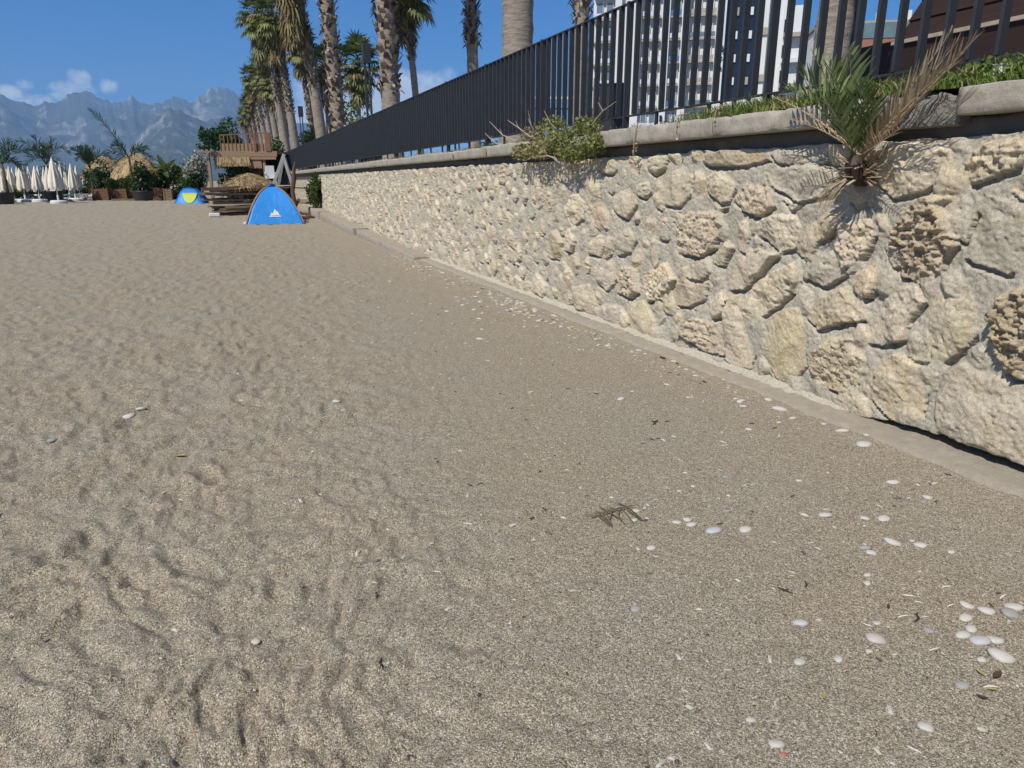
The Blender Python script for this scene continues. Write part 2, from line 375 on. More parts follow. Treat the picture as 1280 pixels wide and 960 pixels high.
mo = mountain('mountain_ridge', frontpts, 5200, 8200, 9600, 8.1, M['near_mountain'], -24, 14, .006)
tag(mo, 'nearer forested ridge in front of the tallest peak', None, None, 'structure')

# the air: pale haze round everything
m = bpy.data.materials.new('haze'); m.use_nodes = True; t_ = m.node_tree
for n in list(t_.nodes): t_.nodes.remove(n)
pv = t_.nodes.new('ShaderNodeVolumePrincipled'); om = t_.nodes.new('ShaderNodeOutputMaterial'); t_.links.new(pv.outputs[0], om.inputs['Volume'])
pv.inputs['Color'].default_value = (.38, .64, 1, 1); pv.inputs['Density'].default_value = 9e-5; pv.inputs['Anisotropy'].default_value = .0
b = MB(); b.box((0, 0, 950-12), (33000, 33000, 1926)); hz = b.build('haze', m); tag(hz, None, None, None, 'stuff')
# ------------------------------------------------------------------ rubble wall: a height field of stones set in mortar
WX = 3.97; ZT = 1.845
ys = [-6.0]
while ys[-1] < 33.0:
    y = ys[-1]; ys.append(y+(.06 if y < .6 else .022 if y < 2.0 else max(.0085, .00235*y)))
ys = np.array(ys); nz = 214; ts = np.linspace(0, 1, nz)
YY, TT = np.meshgrid(ys, ts, indexing='ij')
zb = .035+.055*sstep(3.45, 3.0, YY)+.012*perlin(YY*2.3, YY*0+1)
ZZ = zb+(ZT+.02*perlin(YY*2.1, YY*0+5)+.018*perlin(YY*6, YY*0+2)-zb)*TT
H = .018*fbm(YY*4, ZZ*4, 5)+.012*fbm(YY*20, ZZ*20, 4, .62)
H = H+.022*perlin(YY*1.7, ZZ*1.7)
mort = np.array([.465, .43, .35])
mort3 = mort+(np.array([.50, .455, .365])-mort)*sstep(5, 12, YY)[..., None]
C = mort3*(1+.16*fbm(YY*3, ZZ*3, 4)[..., None]+.10*fbm(YY*30, ZZ*30, 2)[..., None])
wy = .022*fbm(YY*6+3, ZZ*6, 5, .6)+.006*perlin(YY*21, ZZ*21); wz = .022*fbm(YY*6+40, ZZ*6+7, 5, .6)+.006*perlin(YY*23+4, ZZ*23)
def sdf_poly(px, pz, V):
    """signed distance, positive inside"""
    n = len(V); d = np.full(px.shape, 1e9); ins = np.zeros(px.shape, bool)
    for i in range(n):
        a = V[i]; b = V[(i+1) % n]; e = b-a; wx_ = px-a[0]; wz_ = pz-a[1]
        t = np.clip((wx_*e[0]+wz_*e[1])/(e@e+1e-12), 0, 1)
        d = np.minimum(d, np.hypot(wx_-t*e[0], wz_-t*e[1]))
        c = ((a[1] > pz) != (b[1] > pz)) & (px < (b[0]-a[0])*(pz-a[1])/(b[1]-a[1]+1e-12)+a[0]); ins ^= c
    return np.where(ins, d, -d)
KIND = {  # base colour, protrusion, roughness amplitude, rough scale, edge width
    'pale':   ((.60, .525, .40), .036, .022, 9, .030),
    'flat':   ((.57, .50, .38), .024, .016, 8, .036),
    'grey':   ((.52, .47, .37), .018, .016, 8, .050),
    'tan':    ((.53, .45, .33), .036, .020, 9, .026),
    'yellow': ((.56, .485, .335), .028, .012, 6, .020),
    'orange': ((.56, .46, .325), .040, .020, 13, .022),
    'porous': ((.57, .49, .36), .038, .038, 14, .022),
    'brown':  ((.45, .375, .27), .062, .072, 13, .020)}
def stone(V, kind='pale', k=1.0, seed=0.0, under=.7, soft=1.0):
    global H, C
    V = np.asarray(V, float); y0, z0 = V.min(0)-.12; y1, z1 = V.max(0)+.12
    i0, i1 = np.searchsorted(ys, [y0, y1]); i0 = max(i0-1, 0); i1 = min(i1+1, len(ys))
    if i1-i0 < 2: return
    sl = slice(i0, i1); y = YY[sl]; z = ZZ[sl]; cy, cz = V.mean(0)
    col, pr, ra, rs, ed = KIND[kind]; pr *= k; ed *= soft
    yy = y+wy[sl]; zz = z+wz[sl]
    d = sdf_poly(yy, zz, V)
    ed = .62*ed*(1+3.4*sstep(.05, .5, perlin(y*4.5+seed, z*4.5+seed*.7))); m = np.clip(d/ed, 0, 1); prof_ = m**.62
    r = np.random.default_rng(int(seed*977)+3)
    tilt = r.uniform(-.16, .16)*(y-cy)+r.uniform(-.06, .22)*(z-cz)
    n = fbm(y*rs+seed, z*rs+seed*1.7, 5, .58)
    if kind in ('porous', 'brown'):
        n = .55*n+1.1*(ridged(y*rs*.75+seed, z*rs*.8+seed*1.3, 4, .62)-.62)-.5*np.clip(perlin(y*rs*1.1+seed, z*rs*1.2)-.15, 0, 1)
    else: n = n+.5*(ridged(y*4+seed, z*4.5, 4, .6)-.6)
    # broken faces: a few flat planes cut each stone
    fc = np.full(y.shape, .5)
    for q in range(6):
        th = r.uniform(0, 6.28); sl_ = r.uniform(.10, .55); cut = r.uniform(.003, .028); ext = .5*max(np.ptp(V[:, 0]), np.ptp(V[:, 1]))
        fc = np.minimum(fc, cut+sl_*(ext*r.uniform(.15, .6)-(math.cos(th)*(y-cy)+math.sin(th)*(z-cz))))
    fc = np.clip(fc, -.6*pr, .03)
    n = n+.35*(np.abs(perlin(y*rs*2.3+seed, z*rs*2.3))*1.5-.4)
    h = pr*prof_+m*(fc*.75*(kind not in ('porous', 'brown'))+tilt+ra*n+.05*np.clip(d, 0, .08))
    d2 = sdf_poly(yy+.012, zz+.034, V); g = np.clip(d2/.012, 0, 1)*(1-m)*under          # dark undercut below the stone
    H[sl] = np.maximum(np.where(m > 0, h, -1), H[sl]*(1-m)+np.where(m > 0, 0, 0)*0-(-0)*0) if False else np.where(m > 0, np.maximum(h, H[sl]*(1-m)), H[sl]-.050*g)
    cc = np.array(col)*r.uniform(.91, 1.07)*np.array([1, r.uniform(.99, 1.01), r.uniform(.96, 1.04)])
    tex = 1+.22*fbm(y*7+seed, z*7, 5)+.12*fbm(y*28, z*28+seed, 3)
    tint = np.clip(fbm(y*4+seed*2, z*4, 3)*1.6, 0, 1)[..., None]*np.array([.015, -.006, -.04])
    cm = np.clip((m-.05)*2.2, 0, 1)[..., None]*(1 if kind != 'grey' else .7)
    C[sl] = C[sl]*(1-cm)+cm*(cc*tex[..., None]+tint)
def w2(pts): return np.array([at_x(px, py, WX)[1:] for px, py in pts])
ST = [  # outlines of the stones one can tell apart near the beach end, on the wall plane
 ('pale', 1.3, [(1095,206),(1106,187),(1137,177),(1181,178),(1186,200),(1172,225),(1150,237),(1116,244),(1103,228)]),
 ('porous', .8, [(1212,197),(1231,181),(1280,172),(1290,200),(1244,219),(1219,230),(1208,219)]),
 ('brown', 1.1, [(1116,300),(1137,266),(1166,250),(1175,244),(1200,259),(1194,306),(1181,322),(1175,341),(1150,348),(1131,341)]),
 ('grey', 1.1, [(1209,319),(1225,256),(1231,244),(1250,250),(1282,258),(1284,331),(1256,337),(1231,328)]),
 ('pale', .9, [(941,291),(953,275),(994,266),(1000,287),(994,309),(975,312),(959,297)]),
 ('orange', .8, [(1016,281),(1034,266),(1053,266),(1053,281),(1037,294),(1017,303)]),
 ('porous', .8, [(1044,306),(1053,281),(1075,275),(1087,269),(1094,294),(1075,322),(1053,334)]),
 ('porous', .9, [(919,250),(934,231),(959,234),(967,256),(950,269),(937,266)]),
 ('grey', 1, [(890,232),(916,237),(909,259),(895,265)]),
 ('grey', 1, [(978,246),(1000,240),(1006,252),(990,262)]),
 ('flat', 1.2, [(912,361),(918,335),(934,312),(972,318),(950,345),(930,360)]),
 ('pale', 1.1, [(936,382),(944,357),(962,345),(994,329),(997,354),(975,379),(944,398)]),
 ('yellow', 1.0, [(959,439),(959,411),(975,393),(997,389),(1008,423),(1008,451),(991,473),(975,470)]),
 ('tan', 1.2, [(1012,395),(1025,373),(1056,361),(1078,400),(1053,403),(1025,411)]),
 ('orange', 1.2, [(1070,361),(1072,342),(1094,328),(1100,348),(1087,370),(1075,371)]),
 ('porous', 1.0, [(1019,454),(1034,426),(1069,426),(1084,454),(1069,482),(1047,486),(1022,473)]),
 ('pale', .8, [(1084,423),(1100,389),(1116,364),(1144,361),(1153,379),(1137,401),(1131,423),(1106,428)]),
 ('flat', .8, [(1159,442),(1162,389),(1175,370),(1212,361),(1219,417),(1200,439),(1181,448)]),
 ('brown', 1.4, [(1245,395),(1262,370),(1280,360),(1310,370),(1320,430),(1300,470),(1275,470),(1259,457),(1253,432)]),
 ('tan', .7, [(1087,489),(1100,464),(1119,445),(1147,451),(1156,489),(1150,520),(1119,523),(1103,507)]),
 ('flat', 1.7, [(1178,507),(1181,473),(1209,462),(1237,470),(1275,490),(1330,540),(1330,600),(1280,577),(1253,567),(1231,560),(1200,548),(1178,535)]),
 ('flat', 1.0, [(906,426),(909,382),(925,373),(931,414),(944,439),(937,457),(919,457),(908,445)]),
 ('pale', 1, [(814,197),(834,194),(830,211),(819,218),(809,211)]),
 ('flat', 1.1, [(826,222),(855,211),(865,222),(862,243),(848,257),(830,254)]),
 ('pale', 1.4, [(887,222),(901,215),(918,233),(911,250),(901,254),(887,240)]),
 ('porous', 1.1, [(848,282),(862,268),(897,266),(901,282),(890,310),(876,318),(851,314)]),
 ('tan', .8, [(844,364),(851,339),(869,332),(883,346),(880,371),(862,381),(848,379)]),
 ('porous', 1.0, [(805,349),(819,332),(834,330),(844,349),(834,371),(812,374)]),
 ('porous', .8, [(770,342),(780,332),(795,339),(798,364),(788,371),(773,364)]),
 ('flat', 1, [(749,342),(759,328),(768,328),(770,349),(759,362),(749,353)]),
 ('pale', 1.3, [(717,374),(720,360),(738,357),(749,374),(745,392),(724,385)]),
 ('yellow', 1.0, [(784,399),(788,381),(805,378),(818,399),(816,417),(798,418)]),
 ('grey', 1.2, [(752,392),(756,381),(777,385),(780,402),(770,406),(754,401)]),
 ('pale', 1.0, [(713,247),(724,243),(731,254),(729,272),(717,279),(711,268)]),
 ('flat', 1.1, [(734,222),(745,215),(750,233),(749,261),(740,266),(734,247)]),
 ('tan', .9, [(685,300),(694,289),(703,303),(699,323),(688,321)]),
 ('pale', .9, [(704,293),(713,286),(719,300),(715,314),(706,312)]),
 ('flat', .9, [(696,360),(706,335),(717,342),(717,378),(706,381),(697,374)]),
 ('pale', .9, [(662,357),(671,342),(683,357),(681,371),(667,365)]),
 ('flat', 1, [(766,243),(788,236),(795,254),(784,272),(770,265)]),
 ('flat', 1.1, [(768,300),(784,286),(795,300),(788,314),(772,318)]),
 ('pale', 1, [(738,303),(749,295),(758,300),(750,319),(738,316)]),
 ('flat', 1.2, [(890,328),(908,303),(915,310),(904,332)]),
 ('porous', .7, [(853,417),(869,399),(894,403),(904,424),(904,441),(883,438),(869,427)]),
 ('flat', .9, [(888,378),(908,360),(915,374),(901,395),(892,397)]),
 ('pale', .9, [(795,231),(811,229),(814,240),(805,247),(796,243)]),
 ('flat', .9, [(752,204),(766,199),(770,211),(763,218),(752,215)]),
 ('tan', .8, [(868,192),(902,184),(940,186),(958,196),(930,206),(890,206)]),
 ('grey', 1.4, [(965,190),(1010,186),(1040,196),(1020,206),(975,204)]),
 ('grey', 1.2, [(1120,160),(1180,158),(1200,166),(1160,174),(1124,172)]),
 ('grey', .9, [(960,214),(1010,206),(1046,216),(1040,240),(1000,250),(968,232)]),
 ('grey', .8, [(1010,320),(1040,312),(1056,340),(1030,356),(1006,346)]),
 ('grey', .8, [(1180,255),(1212,240),(1222,262),(1206,300),(1190,290)]),
 ('grey', 1.0, [(860,330),(884,322),(890,340),(876,350),(862,346)])]
taken = []
for q, (kd, k, pts) in enumerate(ST):
    V = w2(pts); V = V.mean(0)+(V-V.mean(0))*1.13; taken.append((V.mean(0), (V.max(0)-V.min(0))/2)); stone(V, kd, k*(.54 if kd not in ('brown', 'porous') else .85), q+1.3, under=1.0, soft=.8)
r = np.random.default_rng(4); cents = [(c[0], c[1], .8*max(e)) for c, e in taken]
for trial in range(9000):
    y = r.uniform(-5.5, 32.8); z = r.uniform(.06, 1.83); R = r.choice([.07, .10, .13, .16, .20], p=[.08, .18, .28, .26, .20])
    if 2.2 < y < 6.5 and R > .16: R = .12
    ok = all(abs(c[0]-y) > c[2]+R or math.hypot(c[0]-y, c[1]-z) > (c[2]+R)*.74 for c in cents)
    if not ok: continue
    cents.append((y, z, R)); n = r.integers(5, 9); a0 = r.uniform(0, 6.28); sq = r.uniform(.65, 1.05); rot = r.uniform(-.9, .9)+1.2
    an = a0+np.arange(n)/n*6.283+r.uniform(-.25, .25, n); rd = R*r.uniform(.78, 1.18, n)
    X_ = np.cos(an)*rd*1.12; Y_ = np.sin(an)*rd*sq
    V = np.stack([y+X_*math.cos(rot)-Y_*math.sin(rot), z+X_*math.sin(rot)+Y_*math.cos(rot)], -1)
    far = y > 9
    kd = r.choice(['pale', 'flat', 'grey', 'tan', 'porous', 'orange', 'yellow'], p=[.24, .32, .24, .06, .12, .01, .01] if far else [.16, .22, .40, .08, .10, .03, .01])
    if 2.2 < y < 6.2: kd = r.choice(['grey', 'grey', 'flat'])
    stone(V, str(kd), r.uniform(.3, .62) if far else r.uniform(.2, .6), float(trial % 313), under=r.choice([.0, .3, 1.0]) if far else r.choice([0, 0, .6]), soft=r.uniform(.8, 1.7))
H = H+.009*fbm(YY*36, ZZ*36, 4, .65)-.014*sstep(.42, .75, perlin(YY*17+2, ZZ*17))*sstep(-.1, .4, perlin(YY*2.2, ZZ*2.2+4))-.008*sstep(.5, .8, perlin(YY*41, ZZ*41+3))
# the wall leans back a little; a top row and a bottom row turn inwards
Xw = WX-H+.012*(ZZ-.9)
Pw = np.stack([Xw, YY, ZZ], -1)
back_t = Pw[:, -1:].copy(); back_t[..., 0] = 4.3; back_b = Pw[:, :1].copy(); back_b[..., 0] = 4.3
Pw = np.concatenate([back_b, Pw, back_t], 1); Cw = np.concatenate([C[:, :1], C, C[:, -1:]], 1)
# wall colour darkens a little towards the foot
Zc = Pw[..., 2:3]; Cw = Cw*(1-.10*sstep(.25, .0, Zc)); Cw = np.clip(Cw, .02, .9)
m = Mat('rubble', (.4, .36, .3), .92, .15); a = m.attr('tint')
c = m.mix(1.0, m.mix(1.0, a, (1.17, 1.155, 1.12), 'MULTIPLY'), m.ramp(m.noise(55, 5, .7), [(.28, (.66, .65, .63)), (.5, (1.0, 1.0, 1.0)), (.72, (1.22, 1.21, 1.18))]), 'MULTIPLY')
c = m.mix(1.0, c, m.ramp(m.voro(170, out='Distance'), [(.0, (1.14, 1.14, 1.14)), (.35, (1.0, 1.0, 1.0)), (.7, (.74, .73, .72))]), 'MULTIPLY')
sp = m.noise(7, 6, .72); c = m.mix(m.math('MULTIPLY', m.math('SUBTRACT', sp, .60, True), 4, True), c, (.20, .19, .17))
m.set('Base Color', c); n1 = m.bump(m.noise(70, 6, .75), .6, .014); m.bump(m.noise(230, 3, .6), .55, .006, n1)
M['rubble'] = m.m
wall = thing('stone_wall', 'long rubble stone retaining wall in grey mortar along the beach', 'wall', (WX, 0, 0))
o = grid_mesh('masonry', Pw-np.array([WX, 0, 0]), M['rubble'], colors=Cw); o.parent = wall
# the wall's farther stretch stands a little back
ys2 = np.arange(33.0, 62, .12); z2 = np.linspace(.0, 1.86, 40); Y2, Z2 = np.meshgrid(ys2, z2, indexing='ij')
H2 = .05*np.sqrt(np.clip(ridged(Y2*3.1, Z2*3.4, 2)-.35, 0, 1))+.02*fbm(Y2*6, Z2*6, 3)
C2 = np.array([.44, .395, .31])*(1+.3*fbm(Y2*3, Z2*3, 4)[..., None])
o2 = grid_mesh('masonry', np.stack([.17-H2, Y2, Z2], -1), M['rubble'], colors=C2); o2.parent = wall
b = MB(); b.box((.13, 32.99, .93), (.34, .05, 1.84)); b.build('pier_end', M['rubble'], wall)
M['concrete'] = mt = None
m = Mat('concrete', (.34, .325, .29), .9, .2)
c = m.ramp(m.noise(5, 7, .68), [(.25, (.28, .255, .20)), (.5, (.39, .355, .285)), (.8, (.50, .46, .37))])
c = m.mix(1.0, c, m.ramp(m.noise(160, 3, .7), [(.3, (.82, .82, .82)), (.7, (1.1, 1.1, 1.1))]), 'MULTIPLY')
rs = m.noise(1.1, 5, .7, m.mapping((1, 3.2, .5))); c = m.mix(m.math('MULTIPLY', m.math('SUBTRACT', rs, .63, True), 5, True), c, (.15, .14, .125))
st = m.noise(1.0, 5, .65, m.mapping((2, 26, .9))); c = m.mix(m.math('MULTIPLY', m.math('SUBTRACT', st, .56, True), 3.2, True), c, (.20, .185, .15))
sp2 = m.noise(32, 4, .7); c = m.mix(m.math('MULTIPLY', m.math('SUBTRACT', sp2, .62, True), 6, True), c, (.16, .145, .12))
m.set('Base Color', c); n1 = m.bump(m.noise(14, 6, .7), .55, .02); m.bump(m.noise(150, 3, .6), .5, .004, n1); M['concrete'] = m.m

# coping: bed course in shade below, slabs on top
cop = thing('coping', 'weathered concrete coping slabs along the top of the stone wall', 'coping', (3.88, 0, 1.94))
def rough_box(name, x0, x1, y0, y1, z0, z1, mat, parent, seed, amp=.006, step=.06, tilt=0.0):
    yy = np.arange(y0, y1+step*.5, step); yy[-1] = y1
    r_ = .006
    sec = [(x1, z0), (x0+r_, z0), (x0, z0+r_), (x0, z0+(z1-z0)*.35), (x0, z0+(z1-z0)*.7), (x0, z1-r_), (x0+r_, z1), (x0+.06, z1), (x0+.14, z1), (x1, z1)]
    P_ = np.array([[(sx, y_, sz) for sx, sz in sec] for y_ in yy])
    n = amp*fbm(P_[..., 1]*3+seed, P_[..., 2]*9+P_[..., 0]*7, 4)*2+amp*.6*perlin(P_[..., 1]*14, P_[..., 2]*40+P_[..., 0]*30)
    P_[..., 0] -= np.where(P_[..., 0] < x0+.03, n, 0); P_[..., 2] += np.where(P_[..., 2] > z1-.03, n, 0)+tilt*(P_[..., 1]-y0)
    ch_ = .03*sstep(.42, .7, perlin(yy*3.1+seed*5, yy*0+seed))+.016*sstep(.2, .5, perlin(yy*11+seed, yy*0+2)); P_[:, 5, 0] += ch_*.3; P_[:, 5, 2] -= ch_; P_[:, 6, 0] += ch_; P_[:, 6, 2] -= ch_*.35
    lo_ = .016*sstep(.3, .6, perlin(yy*5+seed*3, yy*0+seed)); P_[:, 2, 2] += lo_; P_[:, 1, 0] += lo_
    for e in (0, -1): P_[e, :, 0] += np.where(P_[e, :, 0] < x0+.03, .006, 0)
    o = grid_mesh(name, P_, mat, smooth=False); b_ = MB(); s_ = P_[0]; t__ = P_[-1]
    bm = bmesh.new(); bm.from_mesh(o.data); bm.verts.ensure_lookup_table(); k = len(sec)
    bm.faces.new([bm.verts[i] for i in range(k)][::-1]); bm.faces.new([bm.verts[(len(yy)-1)*k+i] for i in range(k)])
    bm.to_mesh(o.data); bm.free()
    if parent: o.parent = parent; o.matrix_parent_inverse = Matrix.Translation(-Vector(parent.location))
    return o
o = rough_box('bed_course', 4.03, 4.4, -6, 62, 1.80, 1.953, mottled('bed_shade_concrete', (.20, .185, .155), (.13, .12, .10), 5, .95, .5, 40, .01), cop, 2.0, .006, .15)  # concrete colour darkened to paint in the deep shade under the slabs
edges = [-6, -3.6, -1.2, 1.35, 3.02, 3.66, 5.2, 7.17, 9.3, 11.17, 13.4, 15.6, 18, 20.5, 23, 26, 29, 33, 37, 42, 47, 54, 62]
M['coping_broken'] = mottled('coping_broken', (.33, .31, .27), (.22, .205, .18), 12, .95, 1.0, 35, .03)
for i in range(len(edges)-1):
    rb = 3.0 < edges[i] < 3.1
    if rb:   # the broken stretch behind the date palm: crumbled, lower, rough
        o = rough_box('slab', 3.93, 4.5, edges[i]+.004, edges[i+1]-.004, 1.905, 2.085, M['coping_broken'], cop, 9., .035, .02); o['label'] = 'crumbled broken stretch of coping behind the young palm'
    else:
        o = rough_box('slab', 3.885+.008*math.sin(i*7.1), 4.5, edges[i]+.004, edges[i+1]-.004, 1.957, 2.108+.006*math.sin(i*3.3), M['concrete'], cop, i*3.1, .006, .025)
# rust stains running down the slab joints
M['rust'] = mottled('rust', (.40, .20, .07), (.30, .22, .13), 30, .95, .1, 60, .003)
for (px, py, h_, wd) in [(747, 172, .16, .05), (607, 190, .15, .10), (566, 196, .10, .09)]:
    p = at_x(px, py, 3.88); b = MB(); yy = [(-.5, .2), (-.3, .7), (.1, .9), (.5, .6), (.35, -.3), (.15, -1), (-.1, -.6), (-.3, -.9), (-.45, -.2)]
    V = [(0, a_*wd, c_*h_*.5) for a_, c_ in yy]; b.add(V, [tuple(range(len(V)))][:1]); 
    o = b.build('rust_stain', M['rust'], cop); o.location = (float(3.876-3.88-.004), float(p[1]), float(2.025-1.94))

M['footing'] = mottled('footing', (.47, .415, .335), (.33, .285, .22), 11, .95, 1.0, 75, .012)
# footing ledge at the foot of the wall
foot = thing('footing', 'low concrete footing strip at the foot of the stone wall', 'footing', (3.72, 2, 0))
yy = np.arange(-6, 14.6, .03); xs_ = np.array([3.70, 3.715, 3.74, 3.80, 3.88, 3.96, 4.3]); Yf, Xf = np.meshgrid(yy, xs_, indexing='ij')
Zf = np.interp(Xf, [3.70, 3.715, 3.74, 3.96, 4.3], [-.15, .004, .022, .040, .04])+.014*fbm(Yf*3, Xf*6, 4)+.008*perlin(Yf*13, Xf*16)
Xf2 = Xf+.05*fbm(Yf*1.1, 0*Yf+2, 4)*(Xf < 3.8)
o = grid_mesh('ledge', np.stack([Xf2-3.72, Yf-2, Zf], -1), M['footing']); o.parent = foot
fil = np.arange(3.3, 14.5, .03); a_ = np.linspace(0, 1, 6); Yq, Aq = np.meshgrid(fil, a_, indexing='ij')
Xq = 3.99-.10*Aq-.02*perlin(Yq*3, Aq*0)*Aq; Zq = (.11-.075*Aq**.6-.05*sstep(3.9, 3.3, Yq))+.014*fbm(Yq*6, Aq*3, 3)+.02*perlin(Yq*2, 0*Yq)*(1-Aq)
o = grid_mesh('mortar_fillet', np.stack([Xq-3.72, Yq-2, Zq], -1), M['rubble'], colors=np.ones(Xq.shape+(3,))*mort); o.parent = foot
kerb = thing('concrete_kerb', 'raised concrete kerb beam at the far foot of the wall', 'kerb', (3.48, 22, .2))
for (a0, a1, zt, xo) in [(14.6, 21.6, .06, 3.60), (21.61, 29.4, .24, 3.52), (29.42, 33.2, .43, 3.48)]:
    o = rough_box('beam', xo, 3.99, a0, a1, -.35, zt, M['footing'], kerb, a0, .012, .1, .021)
# ------------------------------------------------------------------ fence on the coping
FX = 4.20; FB = 2.275; FT = 3.40; SP = .172
fence = thing('iron_fence', 'dark anthracite iron fence of flat upright bars along the top of the stone wall', 'fence', (FX, 0, 2.11))
b = MB(); b.box((0, 28, FT-2.11-.006), (.052, 66, .014)); b.build('top_rail', M['iron'], fence, bevel=.002)
b = MB(); b.box((0, 28, FB-2.11), (.045, 66, .016)); b.build('bottom_rail', M['iron'], fence, bevel=.002)
pk = []; y = 1.15; i = 0
def picket(b, y, post):
    j = .003*math.sin(y*37)
    if post: b.box((0, y, .65), (.075, .026, 1.30))
    else: b.box((0, y+j, (FB+FT)/2-2.11), (.062, .022, FT-FB-.02))
posts = MB(); rest = MB(); npk = 0
plist = []
while y < 60.5:
    post = i % 13 == 9
    if post: plist.append(y)
    else:
        if npk < 100: pm = MB(); picket(pm, y, False); pm.build('picket', M['iron'], fence, bevel=.0025); npk += 1
        else: picket(rest, y, False)
    y += SP; i += 1
for y in plist:
    pm = MB(); picket(pm, y, True); pm.box((0, y, .006), (.11, .11, .012)); pm.build('post', M['iron'], fence, bevel=.003)
tag(rest.build('pickets', M['iron'], fence), None, None, None, 'stuff')
yy_ = 1.4
while yy_ < 32:
    sb = MB(); sb.box((0, yy_, .08), (.03, .03, .16)); sb.build('rail_foot', M['iron'], fence); yy_ += .86
p = at_x(1251, 80, 4.06); b = MB(); b.box((0, 0, .05), (.05, .06, .10), rz=.2, taper=.93); b.box((0, 0, .102), (.055, .065, .008), rz=.2)
tag(b.build('cup', mottled('paper', (.8, .8, .78), (.7, .7, .68), 4, .6, 0), loc=(4.07, p[1], 2.112)), 'white paper cup standing in the grass on the coping', 'cup')

# ------------------------------------------------------------------ palms
def trunk_mesh(h, r0, r1, boots_from, lean, seed, boot_len=.30):
    r = random.Random(seed); b = MB(); n = 14; k = int(h/.16)
    pts = []; rs = []
    for i in range(k+1):
        t = i/k; pts.append((lean[0]*t**1.6, lean[1]*t**1.6, h*t)); fl = 1+.35*math.exp(-t*h*1.6)
        rs.append((r0+(r1-r0)*t)*fl*(1+.035*math.sin(i*2.1+seed)+.02*r.uniform(-1, 1)))
    b.tube(pts, rs, n, 0)
    z = boots_from; a = 0.
    while z < h:
        t = z/h; c = Vector((lean[0]*t**1.6, lean[1]*t**1.6, z)); R = r0+(r1-r0)*t
        for q in range(3):
            a += 2.4+r.uniform(-.3, .3); e = Vector((math.cos(a), math.sin(a), 0)); s_ = Vector((-e.y, e.x, 0)); L_ = boot_len*r.uniform(.6, 1.25); o_ = r.uniform(.25, .62)
            w_ = R*r.uniform(.26, .42)
            p0 = c+e*R*.92; p1 = c+e*(R+.04+L_*o_*.45)+Vector((0, 0, L_*.55)); p2 = c+e*(R+.05+L_*o_)+Vector((0, 0, L_*r.uniform(.75, 1.05)))
            if r.random() < .22: p2 = p2-Vector((0, 0, L_*1.0))+e*.07
            V = [p0-s_*w_, p0+s_*w_, p1-s_*w_*.7, p1+s_*w_*.7, p2-s_*w_*.34, p2+s_*w_*.34, p1-e*.05-s_*w_*.6, p1-e*.05+s_*w_*.6]
            b.add(V, [(0, 1, 3, 2), (2, 3, 5, 4), (4, 5, 7, 6)], 1)
        z += .075*r.uniform(.7, 1.3)*(R/.28)
    return b
def fan_leaf(b, c, d, petiole, rad_, droop, r, nseg=15, mi=0, shag=.4):
    """a fan palm leaf: petiole then a fan of drooping blades"""
    d = Vector(d).normalized(); up = Vector((0, 0, 1)); s_ = d.cross(up)
    if s_.length < .1: s_ = Vector((1, 0, 0))
    s_.normalize(); nrm = s_.cross(d).normalized()
    hub = Vector(c)+d*petiole-Vector((0, 0, droop*petiole*.3))
    b.bar(c, hub, .035, .02, mi)
    for i in range(nseg):
        a = (i/(nseg-1)-.5)*2*r.uniform(1.75, 2.0); L_ = rad_*(1-.25*(abs(a)/2)**2)*r.uniform(.8, 1.08)
        e = (d*math.cos(a)+s_*math.sin(a)+nrm*.10*abs(math.sin(a))).normalized(); w_ = rad_*.075
        t = e.cross(nrm).normalized()
        m1 = hub+e*L_*.55-Vector((0, 0, droop*L_*.10)); e2 = (e-Vector((0, 0, droop*(.55+shag*r.random())))).normalized(); m2 = m1+e2*L_*.45
        b.add([hub-t*w_*.3, hub+t*w_*.3, m1+t*w_, m1-t*w_, m2+t*w_*.12, m2-t*w_*.12], [(0, 1, 2, 3), (3, 2, 4, 5)], mi)
def crown_mesh(seed, n=44, R=1.0, nseg=15):
    r = random.Random(seed); b = MB()
    for i in range(n):
        el = math.asin(1-1.72*(i+.5)/n)*.98; a = i*2.399+r.uniform(-.25, .25)
        d = (math.cos(a)*math.cos(el), math.sin(a)*math.cos(el), math.sin(el))
        fan_leaf(b, (0, 0, .15*math.sin(el)), d, r.uniform(.8, 1.25), R*r.uniform(.8, 1.1), .55+.75*(el < .3)+.5*(el < -.3), r, nseg, 0 if (el > -.05 and r.random() < .85) else (1 if r.random() < .8 else 2))
    return b
def skirt_mesh(seed, n=70, length=2.2, R=.85):
    r = random.Random(seed+77); b = MB()
    for i in range(n):
        z = -length*(i/n)**1.15+.1; a = i*2.399+r.uniform(-.3, .3); rr_ = .26
        c = (math.cos(a)*rr_, math.sin(a)*rr_, z); k = r.uniform(.35, .75)*(1-.55*i/n)
        fan_leaf(b, c, (math.cos(a)*k, math.sin(a)*k, -.75), r.uniform(.35, .7), R*r.uniform(.6, 1.0), .9, r, 9, 0 if r.random() < .75 else 1, .7)
    return b
M['trunk_grey'] = None
m = Mat('trunk_grey', (.30, .26, .21), .9, .15); v = m.mapping((1, 1, 5)); f = m.noise(3.5, 6, .65, v)
c = m.ramp(f, [(.28, (.16, .125, .09)), (.5, (.29, .245, .195)), (.75, (.42, .37, .31))]); m.set('Base Color', c); m.bump(m.noise(6, 6, .7, m.mapping((1.5, 1.5, 7))), .7, .03); M['trunk_grey'] = m.m
m = Mat('boot', (.25, .19, .14), .9, .15); g = m.N.new('ShaderNodeNewGeometry')
c = m.ramp(m.math('ADD', m.math('MULTIPLY', g.outputs['Random Per Island'], .7), m.math('MULTIPLY', m.noise(9, 4), .3)), [(.15, (.075, .045, .028)), (.5, (.20, .15, .11)), (.9, (.42, .36, .29))]); m.set('Base Color', c); M['boot'] = m.m
